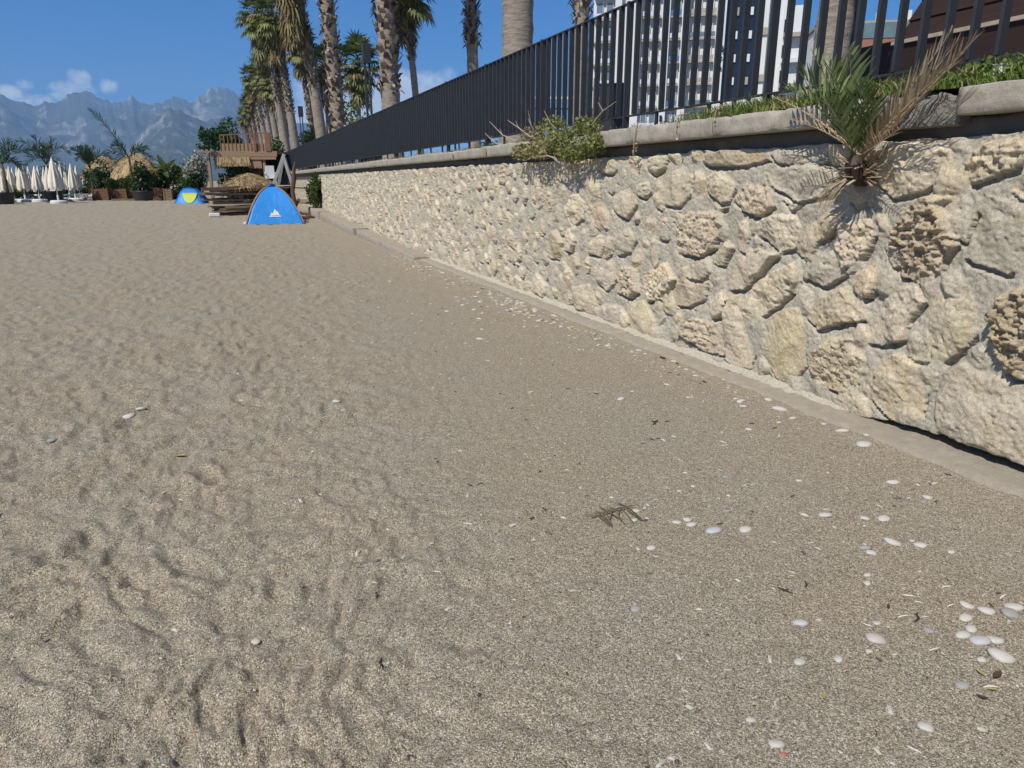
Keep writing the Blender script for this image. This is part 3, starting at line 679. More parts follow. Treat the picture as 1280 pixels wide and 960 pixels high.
CRM = [M['palm_green'], M['palm_yellow'], M['palm_dead']]; SKM = [M['palm_dead'], M['palm_yellow']]
_cr = [crown_mesh(s).build('crown', CRM) for s in (1, 2, 3)]; _sk = [skirt_mesh(s).build('skirt', SKM) for s in (1, 2)]
CRd = [o.data for o in _cr]; SKd = [o.data for o in _sk]
for o in _cr+_sk: bpy.data.objects.remove(o)
def palm(label, px, py, X, h, r0, r1, boots, lean=(0, 0), seed=1, cs=1.0, skirt=True, group='tall fan palms along the promenade', sk_len=1.0):
    p = at_x(px, py, X); t = thing('fan_palm', label, 'palm tree', (X, p[1], 2.1), 0, group)
    trunk_mesh(h, r0, r1, boots, lean, seed).build('trunk', [M['trunk_grey'], M['boot']], t, smooth=True)
    c = bpy.data.objects.new('crown', CRd[seed % 3]); COL.objects.link(c); c.parent = t; c.location = (lean[0], lean[1], h+.1); c.scale = (cs, cs, cs); c.rotation_euler = (0, 0, seed*1.3)
    if skirt:
        k = bpy.data.objects.new('skirt', SKd[seed % 2]); COL.objects.link(k); k.parent = t; k.location = (lean[0], lean[1], h); k.scale = (cs, cs, cs*sk_len); k.rotation_euler = (0, 0, seed*2.1)
    return t
# front row, nearest first
palm('fan palm with the thick smooth grey trunk nearest behind the fence', 647, 68, 5.9, 11.5, .33, .24, 10.5, seed=1)
palm('thick fan palm whose trunk is covered with old leaf stubs from the fence upward', 489, 132, 5.9, 11.8, .34, .30, 2.4, (-.25, -.3), seed=2)
palm('fan palm with shaggy stub covered trunk beside the short dark lamp post', 424, 162, 5.9, 12.5, .36, .33, 1.8, (-.5, -.4), seed=3, cs=1.15)
palm('leaning fan palm with a bare lower trunk and long hanging skirt', 403, 170, 5.9, 11.6, .34, .27, 4.6, (-1.25, -.6), seed=4, cs=1.05, sk_len=1.5)
palm('fan palm with slim trunk and drooping yellow green crown behind the timber hut', 370, 183, 5.9, 11.6, .34, .26, 4.5, (-1.0, -.5), seed=5, cs=1.0, sk_len=1.2)
palm('bushy headed fan palm left of the leaning fan palm, brown skirt low on its trunk', 359, 186, 5.9, 13.2, .34, .26, 6, (-1.5, -.2), seed=6, cs=1.05, sk_len=1.3)
# far row
for i, (px, yc, cs, ln_) in enumerate([(349, 102, .85, -.5), (340, 84, .95, -.9), (333, 100, .8, -.6), (327, 96, .85, -1.2), (322, 112, .8, -.7), (318, 126, .8, -.8), (314, 134, .8, -.8), (310, 146, .8, -.8)]):
    p_ = at_x(px, yc, 5.9); palm('distant fan palm in the close row seen above the timber hut', px, yc, 5.9, float(p_[2])-2.1, .34, .25, 6, (ln_, 0), seed=7+i, cs=cs, group='far fan palms above the hut')
# second row
palm('fan palm with a full green crown filling the gap left of the leaning fan palm', 384, 60, 9.0, float(at_x(384, 52, 9.0)[2])-2.1, .30, .24, 5, (-.7, 0), seed=31, cs=1.05)
palm('fan palm with ragged crown crossing the bushy headed fan palm', 350, 60, 9.0, float(at_x(350, 40, 9.0)[2])-2.1, .32, .25, 5, (-.8, 0), seed=33, cs=1.15)
palm('fan palm whose crown shows low between the leaning and the shaggy trunk', 408, 100, 14, float(at_x(408, 78, 14)[2])-2.1, .28, .22, 5, (0, 0), seed=35, cs=1.2)
palm('slim bowed fan palm with its full crown in view right of the thickest stub trunk', 523, 112, 10.5, 9.3, .21, .15, 5.6, (-.7, -.2), seed=14, cs=1.05, sk_len=.9)
palm('slender palm with a collar of leaf stubs standing alone against blue sky', 592, 84, 9.5, 11.5, .24, .17, at_x(592, 60, 9.5)[2]-2.1, (-.15, .2), seed=15)
palm('slim palm with a ruff of brown leaf stubs in front of the white apartment block', 727, 60, 12.5, 12.5, .27, .23, at_x(727, 30, 12.5)[2]-2.1, (0, .3), seed=16)
palm('sturdy tan trunked palm behind the young date palm on the wall', 1042, 40, 8.6, 11, .245, .25, 2.75, (.25, .2), seed=17)
palm('fan palm with its crown showing between two thick stub covered trunks', 447, 150, 12, 9.6, .24, .19, 6, (.3, 0), seed=18, cs=1.25)
palm('fan palm with grey trunk half hidden left of the thickest stub covered trunk', 412, 166, 11, 10.6, .24, .19, 6, (-.2, 0), seed=19, cs=1.2)

# lamp posts
def lamp_post(px, py_top, X, label):
    p = at_x(px, py_top, X); t = thing('lamp_post', label, 'lamp post', (X, p[1], 2.1), 0, 'dark lamp posts on the promenade'); h = p[2]-2.1
    b = MB(); b.box((-.07, 0, h/2-.3), (.06, .10, h-.6)); b.box((.09, 0, h/2-.3), (.06, .10, h-.6)); b.build('post', M['iron'], t, bevel=.004)
    b = MB(); b.box((.01, 0, h-.32), (.30, .24, .66)); b.build('lamp_head', M['iron'], t, bevel=.01)
    b = MB(); b.box((0, 0, .02), (.36, .3, .04)); b.build('base_plate', M['iron'], t)
lamp_post(457, 55, 5.4, 'dark twin stemmed lamp post between the stub covered palm trunks')
lamp_post(407, 108, 5.4, 'dark lamp post with square head beside the leaning fan palm')
lamp_post(375, 133, 5.4, 'farthest dark lamp post with square head above the far fence')
lamp_post(1069, -22, 14, 'slim dark lamp post behind the fence bars near the brown kiosk')
# ------------------------------------------------------------------ foliage helpers
def leaf_cloud(b, c, rx, ry, rz, n, size, r, mi=0, shell=.45, flat=0):
    for i in range(n):
        while True:
            v = Vector((r.uniform(-1, 1), r.uniform(-1, 1), r.uniform(-1, 1)))
            if v.length < 1 and v.length > shell*r.random(): break
        p = Vector(c)+Vector((v.x*rx, v.y*ry, v.z*rz)); d = Vector((r.gauss(0, 1), r.gauss(0, 1), r.gauss(0, .7)+.2)).normalized()
        t = d.cross(Vector((r.gauss(0, 1), r.gauss(0, 1), r.gauss(0, 1)))).normalized(); L_ = size*r.uniform(.6, 1.3); w_ = L_*r.uniform(.28, .42)
        b.add([p, p+d*L_*.5+t*w_, p+d*L_, p+d*L_*.5-t*w_], [(0, 1, 2, 3)], mi)
def shrub(name, label, cat, loc, rx, ry, h, n, size, mat, seed, group=None, lobes=6, trunk=None):
    r = random.Random(seed); t = thing(name, label, cat, loc, 0, group); b = MB()
    for k in range(lobes):
        a = k*2.4; q = r.uniform(.2, .62); c = (math.cos(a)*rx*q, math.sin(a)*ry*q, h*r.uniform(.28, .78))
        leaf_cloud(b, c, rx*r.uniform(.35, .6), ry*r.uniform(.35, .6), h*r.uniform(.2, .34), n//lobes, size, r)
    b.build('crown', mat, t); b = MB()
    for k in range(5):
        a = k*1.3; b.tube([(0, 0, -.05), (math.cos(a)*rx*.2, math.sin(a)*ry*.2, h*.3), (math.cos(a)*rx*.45, math.sin(a)*ry*.45, h*.7)], [.03*h, .02*h, .008*h], 5)
    b.build('trunk', M['driftwood'], t); return t
def feather_leaf(b, root, tip, sag, width, r, n=26, mi=0, lw=.012, vee=.5, plume=0, spread=.85):
    """a feather palm frond: arching rib with two rows of leaflets"""
    A = Vector(root); B = Vector(tip); mid = (A+B)/2+Vector((0, 0, sag)); pts = []
    for i in range(n+1):
        t = i/n; pts.append(A*(1-t)**2+mid*2*t*(1-t)+B*t*t)
    ln = (B-A).length; b.tube(pts[::3]+[pts[-1]], [max(.002, ln*.012*(1-.85*k/(n/3))) for k in range(len(pts[::3])+1)], 5, mi)
    for i in range(int(n*.16), n+1):
        t = i/n; d = (pts[min(i+1, n)]-pts[max(i-1, 0)]).normalized(); s_ = d.cross(Vector((0, 0, 1)))
        if s_.length < .15: s_ = d.cross(Vector((0, 1, 0)))
        s_.normalize(); up = s_.cross(d).normalized(); L_ = width*math.sin(math.pi*min(1, .16+.80*t))**.7*r.uniform(.8, 1.1)
        if plume: s_ = (s_*math.cos(q_ := r.uniform(-plume, plume))+up*math.sin(q_)).normalized()
        for sg in (-1, 1):
            if r.random() < .06: continue
            e = (s_*sg*spread*r.uniform(.7, 1.2)+d*(.55+.8*t)+up*vee*r.uniform(.5, 1.2)).normalized(); m1 = pts[i]+e*L_*.5; e2 = (e-Vector((0, 0, .18*r.random()))).normalized(); m2 = m1+e2*L_*.5
            w_ = d*lw; b.add([pts[i]-w_*.5, pts[i]+w_*.5, m1+w_, m1-w_, m2+w_*.1, m2-w_*.1], [(0, 1, 2, 3), (3, 2, 4, 5)], mi)
def gz(x, y): return float(ground_h(x, y))
def on_ground(px, Y, off=0.0):
    d = ray(px, 250); x = d[0]/d[1]*Y; return (x, Y, gz(x, Y)+off)

# ------------------------------------------------------------------ blue dome tent
def mfabric(name, c, tr=.25):
    m = Mat(name, c, .45, .35); f = m.noise(5, 4, .6); m.set('Base Color', m.mix(f, tuple(k*.93 for k in c), tuple(min(1, k*1.05) for k in c))); m.bump(m.noise(3.2, 4, .6, m.mapping((1, 1, .45)), 1.2), .30, .08); m.translucent(c, tr); return m.m
M['tent_blue'] = mfabric('tent_blue', (.045, .33, .84)); M['tent_deep'] = mfabric('tent_deep', (.02, .12, .42)); M['tent_yellow'] = mfabric('tent_yellow', (.62, .72, .05)); M['tent_orange'] = mottled('tent_orange', (.42, .24, .13), (.36, .2, .1), 5, .6, 0)
M['silver'] = mottled('silver', (.72, .71, .69), (.6, .59, .57), 9, .5, .2, 40, .005)
c = on_ground(341, 28.3); TH = 1.50; TW = 1.13
tent = thing('dome_tent', 'bright blue dome tent with a white print, in front of the timber stack', 'tent', c, rad(45-2)); tent.scale = (.88, .88, .86)
def dome(th, rr_, sag, k):   # square plan with corners on the poles, sides pulled in between them
    q = th/(math.pi/2); u = (q-math.floor(q))*2-1; cc = 1/max(abs(math.cos(th-(math.floor(q)+.5)*math.pi/2)), .3)
    s_ = (cc/math.sqrt(2))*(1+0)-sag*(1-u*u); return rr_*k*s_
nth, nr = 96, 28; P_ = np.zeros((nr, nth, 3))
for i in range(nr):
    k = 1-.88*i/(nr-1); z = TH*(1-k**2.1)*(1/(1-.12**2.1))
    for j in range(nth):
        th = 2*math.pi*j/nth; R_ = dome(th, TW*1.414, .10*(1-k)*4*k*.45, k); wob = 1+.006*math.sin(th*9+i*.6)+.004*math.sin(i*1.7+th*3)
        P_[i, j] = (math.cos(th)*R_*wob, math.sin(th)*R_*wob, z)
o = grid_mesh('canopy', P_, M['tent_blue'], closed=True); o.parent = tent
for q in range(4):
    a = q*math.pi/2; pts = []
    for i in range(nr):
        k = 1-.88*i/(nr-1); z = TH*(1-k**2.1)/(1-.12**2.1); R_ = TW*1.414*k+.012; pts.append((math.cos(a)*R_, math.sin(a)*R_, z+.008))
    # corners of the plan lie at odd multiples of 45 degrees
    rot = Matrix.Rotation(0, 3, 'Z'); b = MB(); b.tube([rot @ Vector(p) for p in pts], .022, 8); o = b.build('pole_sleeve', M['tent_orange'], tent, smooth=True)
b = MB(); b.tube([(-.2, 0, TH-.02), (-.1, 0, TH+.045), (.1, 0, TH+.045), (.2, 0, TH-.02)], [.06, .085, .085, .06], 10); b.build('hub_cover', M['tent_deep'], tent, smooth=True)
b = MB(); b.box((0, 0, .012), (2.5, 2.1, .02)); b.build('ground_sheet', M['silver'], tent, bevel=.004).rotation_euler = (0, 0, rad(-45))
# white print on the panel that faces the beach: a little tent between peaks over a line of lettering
def on_panel(u, v):   # u along the panel, v up it, in metres
    k = 1-(v/TH*(1-.12**2.1)); k = max(k, 0)**(1/2.1); R_ = dome(-3*math.pi/4+u/max(.2, TW*1.414*k)*1.0, TW*1.414, .10*(1-k)*4*k*.45, k)
    th = -3*math.pi/4+u/max(.2, TW*1.414*k); return Vector((math.cos(th)*(R_+.012), math.sin(th)*(R_+.012), v))
b = MB()
for poly in ([(-.26, .34), (-.17, .47), (-.10, .42), (.0, .58), (.08, .50), (.16, .52), (.27, .36)], [(-.05, .50), (.02, .60), (.10, .56), (.06, .50)], [(-.30, .29), (-.30, .33), (.32, .335), (.32, .295)]):
    b.add([on_panel(u, v) for u, v in poly], [tuple(range(len(poly)))[::1]])
b.build('print', M['white_metal'], tent)

# ------------------------------------------------------------------ beach shelter far left of the hut
c = on_ground(238, 45); t = thing('beach_shelter', 'small blue beach shelter with a yellow half round door flap', 'tent', c, rad(-14)); t.scale = (.62, .62, .66)
n1, n2 = 26, 14; P_ = np.zeros((n1, n2, 3))
for i in range(n1):
    u = i/(n1-1)*2-1
    for j in range(n2):
        a = j/(n2-1)*math.pi*.62; w_ = (1-.0*u*u); hh = 1.25*(1-abs(u)**2.6)**.8
        P_[i, j] = (1.35*u, -.55+1.5*(1-math.cos(a))*.75, hh*math.sin(min(a*1.0+.0, math.pi/2))*(.35+.65*math.sin(a)))
P2 = np.zeros((n1, n2, 3))
for i in range(n1):
    u = i/(n1-1)*2-1; hh = 1.28*(1-abs(u)**3)**.8
    for j in range(n2): f = j/(n2-1); P2[i, j] = (1.25*u*(1-.12*f), -.75+.55*f+.08*math.sin(f*3.1), hh*f)
o = grid_mesh('back_panel', P_, M['tent_deep']); o.parent = t
o = grid_mesh('front_panel', P2, M['tent_blue']); o.parent = t
V = []; 
for k in range(19):
    a = math.pi+math.pi*k/18; fx = .62*math.cos(a)+.1; fz = .86+.80*math.sin(a); f = fz/1.28; V.append((fx, -.775+.55*f+.08*math.sin(f*3.1)-.03, fz))
b = MB(); b.add(V, [tuple(range(19))]); b.build('door_flap', M['tent_yellow'], t)
b = MB(); b.tube([(-1.25*1, -.78, .02)]+[(1.25*u*(1-.12*1), -.24, 1.28*(1-abs(u)**3)**.8) for u in (-.98, -.9, -.7, -.4, 0, .4, .7, .9, .98)]+[(1.25, -.78, .02)], .018, 6); b.build('hoop', M['tent_blue'], t)

# ------------------------------------------------------------------ stack of old timber
r = random.Random(8); SC = on_ground(312, 33.5)
def plank(name, label, c, d, rz, rx=0, mat=None, group='old boards in the timber stack'):
    b = MB(); L_ = d[0]; n = 6
    for k in range(n):
        a0 = -L_/2+L_*k/n; j = .006*r.uniform(-1, 1)
        b.box((a0+L_/n/2, j, j), (L_/n*1.002, d[1]*(1+.03*r.uniform(-1, 1)), d[2]*(1+.05*r.uniform(-1, 1))))
    bm = bmesh.new(); me = bpy.data.meshes.new(name); bb = MB(); bb.box((0, 0, 0), d); me.from_pydata(bb.v, [], bb.f); bm.from_mesh(me)
    bmesh.ops.subdivide_edges(bm, edges=[e for e in bm.edges if e.calc_length() > L_*.8], cuts=5)
    for v in bm.verts: v.co += Vector((r.uniform(-.03, .03) if abs(v.co.x) > L_*.49 else 0, r.uniform(-.008, .008), .02*math.sin(v.co.x*2+rz*9)+r.uniform(-.006, .006)))
    bm.to_mesh(me); bm.free(); me.materials.append(mat or M['plank']); o = bpy.data.objects.new(name, me); COL.objects.link(o)
    o.location = [float(q) for q in c]; o.rotation_euler = (rx, r.uniform(-.03, .03), rz); return tag(o, label, 'board', group)
z = SC[2]+.03; x0 = SC[0]
for lay in range(8):
    hgt = r.choice([.05, .06, .09]); n = 3 if lay < 7 else 2
    for k in range(n):
        L_ = r.uniform(2.1, 3.1) if lay not in (5, 6) else r.uniform(3.2, 3.7)
        lab = 'weathered old board lying in the low timber stack behind the blue tent'
        plank('board', lab, (x0+r.uniform(-.22, .15)+(.0 if lay < 5 else -.15), 33.1+k*.55+r.uniform(-.12, .12), z+hgt/2), (L_, r.uniform(.18, .40), hgt), r.uniform(-.10, .10))
    z += hgt+r.choice([.0, .012, .06]) if lay not in (5,) else hgt+.16
ztop = z
for lay in range(5):   # cross bearers showing their dark ends
    o = plank('bearer', 'dark square bearer sticking out at the left of the timber stack', (x0-1.35+.3*lay*.2, 33.2+.2*lay, SC[2]+.10+.17*lay), (.5+.2*(lay == 3), .10, .10), r.uniform(-.2, .2), 0, M['wood_weather'], 'bearers in the timber stack')
o = plank('log', 'grey round log lying across the top front of the timber stack', (x0-.55, 32.85, ztop+.02), (2.6, .14, .14), .05, 0, M['driftwood'], None); o['category'] = 'log'
o = plank('board', 'reddish brown board lying on the right top of the timber stack', (x0+1.2, 32.9, ztop+.03), (2.4, .3, .05), .10, 0, M['wood_red'], None)
o = plank('board', 'broad pale board poking out right of the blue tent', (x0+1.9, 32.6, ztop-.55), (1.3, .4, .05), -.5, .3, M['plank'], None)
# pale block left of the stack
b = MB(); b.box((0, 0, .07), (.42, .3, .15)); o = b.build('stone_block', M['white_metal'], loc=on_ground(266, 32), bevel=.03); tag(o, 'pale stone block lying on sand left of the timber stack', 'block')
# heap of thatch on top
P_ = np.zeros((22, 40, 3))
for i in range(22):
    q = i/21
    for j in range(40):
        a = 2*math.pi*j/40; R_ = q*(1+.12*math.sin(a*3+1)+.07*math.sin(a*7)); hh = .60*(1-q**1.25)*(1+.18*math.sin(a*2+.6)*q)
        P_[i, j] = (R_*1.25*math.cos(a), R_*.8*math.sin(a), hh+.03*math.sin(a*13+i*2))
heap = thing('thatch_heap', 'heap of old straw thatch piled on top of the timber stack', 'thatch heap', (x0+.05, 33.6, ztop+.02))
o = grid_mesh('mound', P_, M['thatch'], closed=True); o.parent = heap; b = MB()
for i in range(1500):
    q = r.random()**.6; a = r.uniform(0, 6.283); R_ = q*(1+.12*math.sin(a*3+1)+.07*math.sin(a*7)); p = Vector((R_*1.25*math.cos(a), R_*.8*math.sin(a), .60*(1-q**1.25)+.02)); d = Vector((math.cos(a)*1.2, math.sin(a), -.55+r.uniform(-.3, .3))).normalized()
    d = (d+Vector((r.gauss(0, .35), r.gauss(0, .35), r.gauss(0, .2)))).normalized(); b.bar(p, p+d*r.uniform(.12, .32), .012, .006)
b.build('straw', M['thatch'], heap)
# folding A shaped frame of white boards, chair, upright driftwood
p = at_y(356, 240, 33.2); fr = thing('trestle', 'grey white folded A shaped wooden trestle standing on the timber stack', 'trestle', (p[0], 33.2, ztop)); M['grey_paint'] = mottled('grey_paint', (.52, .51, .49), (.38, .37, .35), 5, .6, .2); zt = 1.42
for (a, b_) in (((-.52, -.1, 0), (.10, 0, zt)), ((.36, -.1, 0), (.05, 0, zt-.05)), ((-.25, .3, 0), (.08, .05, zt-.1)), ((.42, .3, 0), (.12, .05, zt-.12))):
    b = MB(); b.bar(a, b_, .12, .05, up=(0, 1, 0)); b.build('leg', M['grey_paint'], fr, bevel=.006)
b = MB(); b.bar((-.33, -.08, .12), (.32, -.08, .12), .05, .03); b.build('brace', M['white_metal'], fr)
b = MB(); b.add([(-.05, .12, .1), (.30, .12, .1), (.30, .16, .55), (.12, .16, .85)], [(0, 1, 2, 3)]); b.build('dark_cloth', M['black_plastic'], fr)
p = at_y(340, 240, 34.2); ch = thing('plastic_chair', 'white plastic chair standing on the timber stack beside the trestle', 'chair', (p[0], 34.2, ztop))
b = MB(); b.box((0, 0, .42), (.44, .44, .03)); b.build('seat', M['white_metal'], ch, bevel=.01)
b = MB(); b.box((0, .22, .70), (.42, .035, .52), taper=.9); b.build('backrest', M['white_metal'], ch, bevel=.012)
for sx in (-1, 1):
    for sy in (-1, 1): b = MB(); b.bar((sx*.22, sy*.22, 0), (sx*.19, sy*.19, .41), .045, .045); b.build('leg', M['white_metal'], ch)
    b = MB(); b.bar((sx*.23, -.2, .62), (sx*.22, .2, .66), .05, .025); b.build('armrest', M['white_metal'], ch)
p0 = at_y(369, 268, 31.8); b = MB(); H_ = at_y(372, 200, 31.8)[2]
b.tube([(0, 0, -.2), (.02, 0, .5), (-.03, .02, 1.0), (.06, 0, 1.5), (.10, .02, H_-p0[2]-.25), (.17, 0, H_-p0[2])], [.10, .095, .085, .10, .06, .022], 9)
b.tube([(0, .02, .35), (.18, .05, .62), (.20, .05, .72)], [.07, .06, .045], 7)
tag(b.build('driftwood_post', M['driftwood'], loc=(p0[0], 31.8, gz(p0[0], 31.8)), smooth=True), 'crooked upright driftwood post between the blue tent and the wall', 'post')
p = on_ground(383, 30.6); shrub('bush', 'dark green bush growing on the kerb at the foot of the wall', 'bush', (3.72, 32.0, .42), .42, .5, 1.5, 2200, .10, M['shrub'], 21, lobes=9)
for k, (px, Y) in enumerate([(385, 29.5), (378, 29.0)]):
    b = MB(); q = on_ground(px, Y, .02); b.tube([(-.25, 0, .05), (0, .05, .09), (.22, .02, .05)], [.05, .07, .04], 7)
    tag(b.build('driftwood_stump', M['driftwood'], loc=q), ['brown driftwood stump lying against the kerb end', 'brown driftwood stump nearest the blue tent'][k], 'driftwood')

# ------------------------------------------------------------------ two storey timber hut
HY = 46.0; q0 = at_y(243, 188, HY); q1 = at_y(346, 188, HY); g0 = gz(q0[0]+2, HY); DZ = q0[2]-g0; W = q1[0]-q0[0]
hut = thing('beach_hut', 'timber beach bar hut with thatch fringe and railed roof deck', 'hut', (q0[0]+.15, HY+.9, g0), -.33)
def part(name, boxes, mat, parent=hut, bevel=0.006):
    b = MB()
    for c_, d_ in boxes: b.box(c_, d_)
    return b.build(name, mat, parent, bevel=bevel)
Dp = 4.2
part('deck', [((W/2, Dp/2, DZ-.05), (W+.1, Dp, .10))], M['wood_weather']); part('fascia', [((W/2+.4, -.03, DZ-.16), (W-.7, .08, .30))], M['wood_weather']); part('beam', [((W/2+.5, -.10, DZ-.40), (W-1.0, .07, .14))], M['wood_weather'])
for i, (x, wd) in enumerate([(.55, .16), (1.05, .36), (W-.75, .14)]):
    hh = DZ-.1 if i != 1 else .9
    part('post', [((x, .05, hh/2 if i != 1 else DZ-.55), (wd, .14, hh))], M['wood_weather'])
for x in (1.9, 3.4, W-.7): part('post', [((x, Dp-.2, DZ/2), (.14, .14, DZ-.1))], M['wood_dark'])
part('counter', [((W/2, Dp-.6, .55), (W-1.2, .5, 1.1))], M['wood_dark']); part('back_wall', [((W/2, Dp-.05, DZ/2), (W-.6, .06, DZ-.15))], M['wood_dark'])
part('side_screen', [((1.35, .4, .75), (.05, .6, 1.5))], M['wood_weather'])
b = MB(); r = random.Random(3)
for i in range(900):
    x = r.uniform(1.15, W-1.5); b.bar((x, -.20+r.uniform(-.05, .05), DZ-.32), (x+r.uniform(-.06, .06), -.22+r.uniform(-.08, .08), DZ-.62-r.uniform(.0, .26)), .022, .012)
b.build('thatch_fringe', M['thatch'], hut)
b = MB()
for i in range(60): x = r.uniform(W-1.6, W-.9); b.bar((x, -.05, DZ-.42), (x+r.uniform(-.03, .03), -.07, DZ-.78-r.uniform(0, .2)), .05, .012)
b.build('cloth_strips', M['wood_weather'], hut)
rz0 = 1.35; RL = W-.35
for nm, zc, hh in (('top_rail', None, .07), ('kick_board', None, .42)):
    b = MB(); z0_, z1_ = (DZ+.62+.26, DZ+1.02) if nm == 'top_rail' else (DZ+.24, DZ+.20)
    b.bar((rz0, .0, z0_), (RL, .0, z1_), hh, .06, up=(0, 1, 0)) if nm == 'top_rail' else b.box(((rz0+RL)/2, .03, DZ+.21), (RL-rz0, .04, .42)); b.build(nm, M['wood_red'] if nm == 'top_rail' else M['wood_weather'], hut)
k = 0; x = rz0
while x < RL: 
    f = (x-rz0)/(RL-rz0); part('baluster', [((x, .0, DZ+.45), (.045, .045, .80+.12*f))], M['wood_red'], bevel=0); x += .22
for x, wd in ((rz0+2.0, .14), (RL-.05, .30)): part('rail_post', [((x, -.04, DZ+.5), (wd, .14, 1.02))], M['wood_red'])
shrub('shrub', 'conical dark shrub standing at the left end of the hut roof deck', 'shrub', (q0[0]+.75, HY+.8, g0+DZ), .55, .55, 1.45, 900, .16, M['dark_tree'], 31)
shrub('tree', 'round dark green tree behind the hut roof deck', 'tree', (at_y(286, 170, 54)[0], 54, 2.0), 1.3, 1.3, 4.2, 2600, .22, M['dark_tree'], 32)
shrub('trailing_plant', 'low trailing plant at the foot of the hut roof railing', 'plant', (q0[0]+.5, HY+.25, g0+DZ), .55, .25, .35, 300, .12, M['dark_tree'], 33)
shrub('variegated_shrub', 'tall white leaved shrub against the left side of the hut', 'shrub', (q0[0]-.15, HY+2.2, g0), .85, .8, 3.1, 2600, .17, M['pale_leaf'], 34, lobes=10)
shrub('shrub', 'dark bushy shrub low at the left foot of the hut', 'shrub', (q0[0]-.5, HY+1.8, g0), 1.0, .7, 1.7, 1500, .16, M['dark_tree'], 35)
for i, (dx, hh, sd, lab) in enumerate([(1.7, 2.2, 36, 'leafy shrub in the shade under the hut, left'), (2.7, 2.3, 37, 'leafy shrub in the shade under the hut, middle'), (3.7, 2.2, 38, 'leafy shrub in the shade under the hut, right'), (4.6, 2.4, 39, 'leafy shrub at the right front post of the hut')]):
    shrub('shrub', lab, 'shrub', (q0[0]+dx, HY+1.6, g0), .7, .7, hh, 1000, .17, M['shrub'], sd)
p = at_y(320, 212, HY+.9); shrub('flowering_shrub', 'pink flowering shrub under the right end of the hut roof', 'shrub', (p[0], HY+.7, p[2]-.45), .45, .4, .8, 500, .12, mottled('pink_leaf', (.35, .12, .12), (.12, .08, .06), 8, .7, 0), 41)
shrub('bush', 'tall green bush between the hut and the end of the fence', 'bush', (at_y(348, 215, 50)[0], 50, .4), .75, .8, 4.4, 2400, .18, M['shrub'], 42, lobes=9)
# ------------------------------------------------------------------ closed parasols along the beach bar
def parasol(px, Y, H_, wd, label, seed, base=True):
    r = random.Random(seed); c = on_ground(px, Y); t = thing('closed_parasol', label, 'parasol', c, r.uniform(0, 6), 'closed cream parasols on the beach')
    b = MB(); b.tube([(0, 0, .0), (0, 0, H_)], .028, 8); b.build('pole', M['white_metal'], t, smooth=True)
    n, k = 13, 32; P_ = np.zeros((n, k, 3)); L_ = H_*.66
    for i in range(n):
        f = i/(n-1); R_ = wd*(.10+.90*f**.75)*(1-.12*max(0, f-.8)*5)
        for j in range(k):
            a = 2*math.pi*j/k; q = 1+.30*math.sin(a*8+.4*math.sin(seed))*min(1, f*2)+.06*math.sin(a*3+seed+f*2)
            P_[i, j] = (math.cos(a)*R_*q, math.sin(a)*R_*q, H_-.02-L_*f-(.10*math.sin(a*4+seed) if i == n-1 else 0))
    o = grid_mesh('canopy', P_, M['canvas'], closed=True); o.parent = t
    b = MB(); b.tube([(0, 0, H_-.05), (0, 0, H_+.06)], [wd*.13, .012], 8); b.build('finial', M['canvas'], t)
    if base:
        b = MB(); b.tube([(0, 0, 0), (0, 0, .12), (0, 0, .17)], [.42, .42, .36], 18); b.build('base', M['white_metal'], t); b = MB(); b.tube([(0, 0, .17), (0, 0, .45)], .05, 8); b.build('socket', M['white_metal'], t)
LP_ = 'cream closed parasol in the crowd of parasols at the left of the beach'
for i, (px, Y, H_, wd, lab) in enumerate([
    (73, 47, 2.95, .42, 'biggest cream closed parasol, nearest and tallest of the row'), (32, 50, 2.55, .36, 'broad cream closed parasol left of the tallest one'),
    (50, 49.5, 2.45, .33, 'cream closed parasol with a white base just left of the tallest one'), (95, 51, 2.65, .34, 'cream closed parasol just left of the thatched parasols'),
    (88, 53, 2.7, .28, None), (82, 56, 2.9, .3, None), (61, 53, 2.45, .28, None), (42, 53, 2.5, .28, None), (22, 52, 2.35, .28, None), (15, 54, 2.3, .26, None), (9, 49, 2.25, .32, 'cream closed parasol at the left end of the row beside the dark tub'), (4, 52, 2.4, .28, None), (-1, 50, 2.3, .3, None),
    (68, 58, 2.5, .28, None), (109, 60, 2.0, .3, None), (116, 61, 2.0, .3, None), (124, 62, 2.0, .3, None), (131, 62, 1.95, .3, None), (137, 60, 1.95, .28, None), (-9, 50, 2.4, .3, None), (-18, 49, 2.4, .3, None), (36, 51.5, 2.45, .3, None), (18, 50.5, 2.4, .3, None), (12, 52, 2.45, .28, None), (101, 55, 2.6, .27, None), (77, 52, 2.7, .28, None), (65, 51, 2.5, .3, None), (28, 56, 2.5, .3, None), (54, 57, 2.6, .3, None)]):
    parasol(px, Y, H_*.81, wd*.82, lab or (LP_ if px < 100 else 'far cream closed parasol seen low under the dark thatch'), i+1)
for i, (px, Y, lab) in enumerate([(3, 46.5, 'dark round plastic tub at the left edge of the beach'), (67, 50, 'black round tub standing among the parasol poles'), (180, 50.5, 'black round planter tub holding a dark bushy plant beside wooden planters')]):
    b = MB(); b.tube([(0, 0, 0), (0, 0, .1), (0, 0, .52), (0, 0, .60), (0, 0, .60), (0, 0, .5)], [.50, .52, .58, .62, .55, .54], 20); tag(b.build('tub', M['black_plastic'], loc=on_ground(px, Y), smooth=True), lab, 'tub')
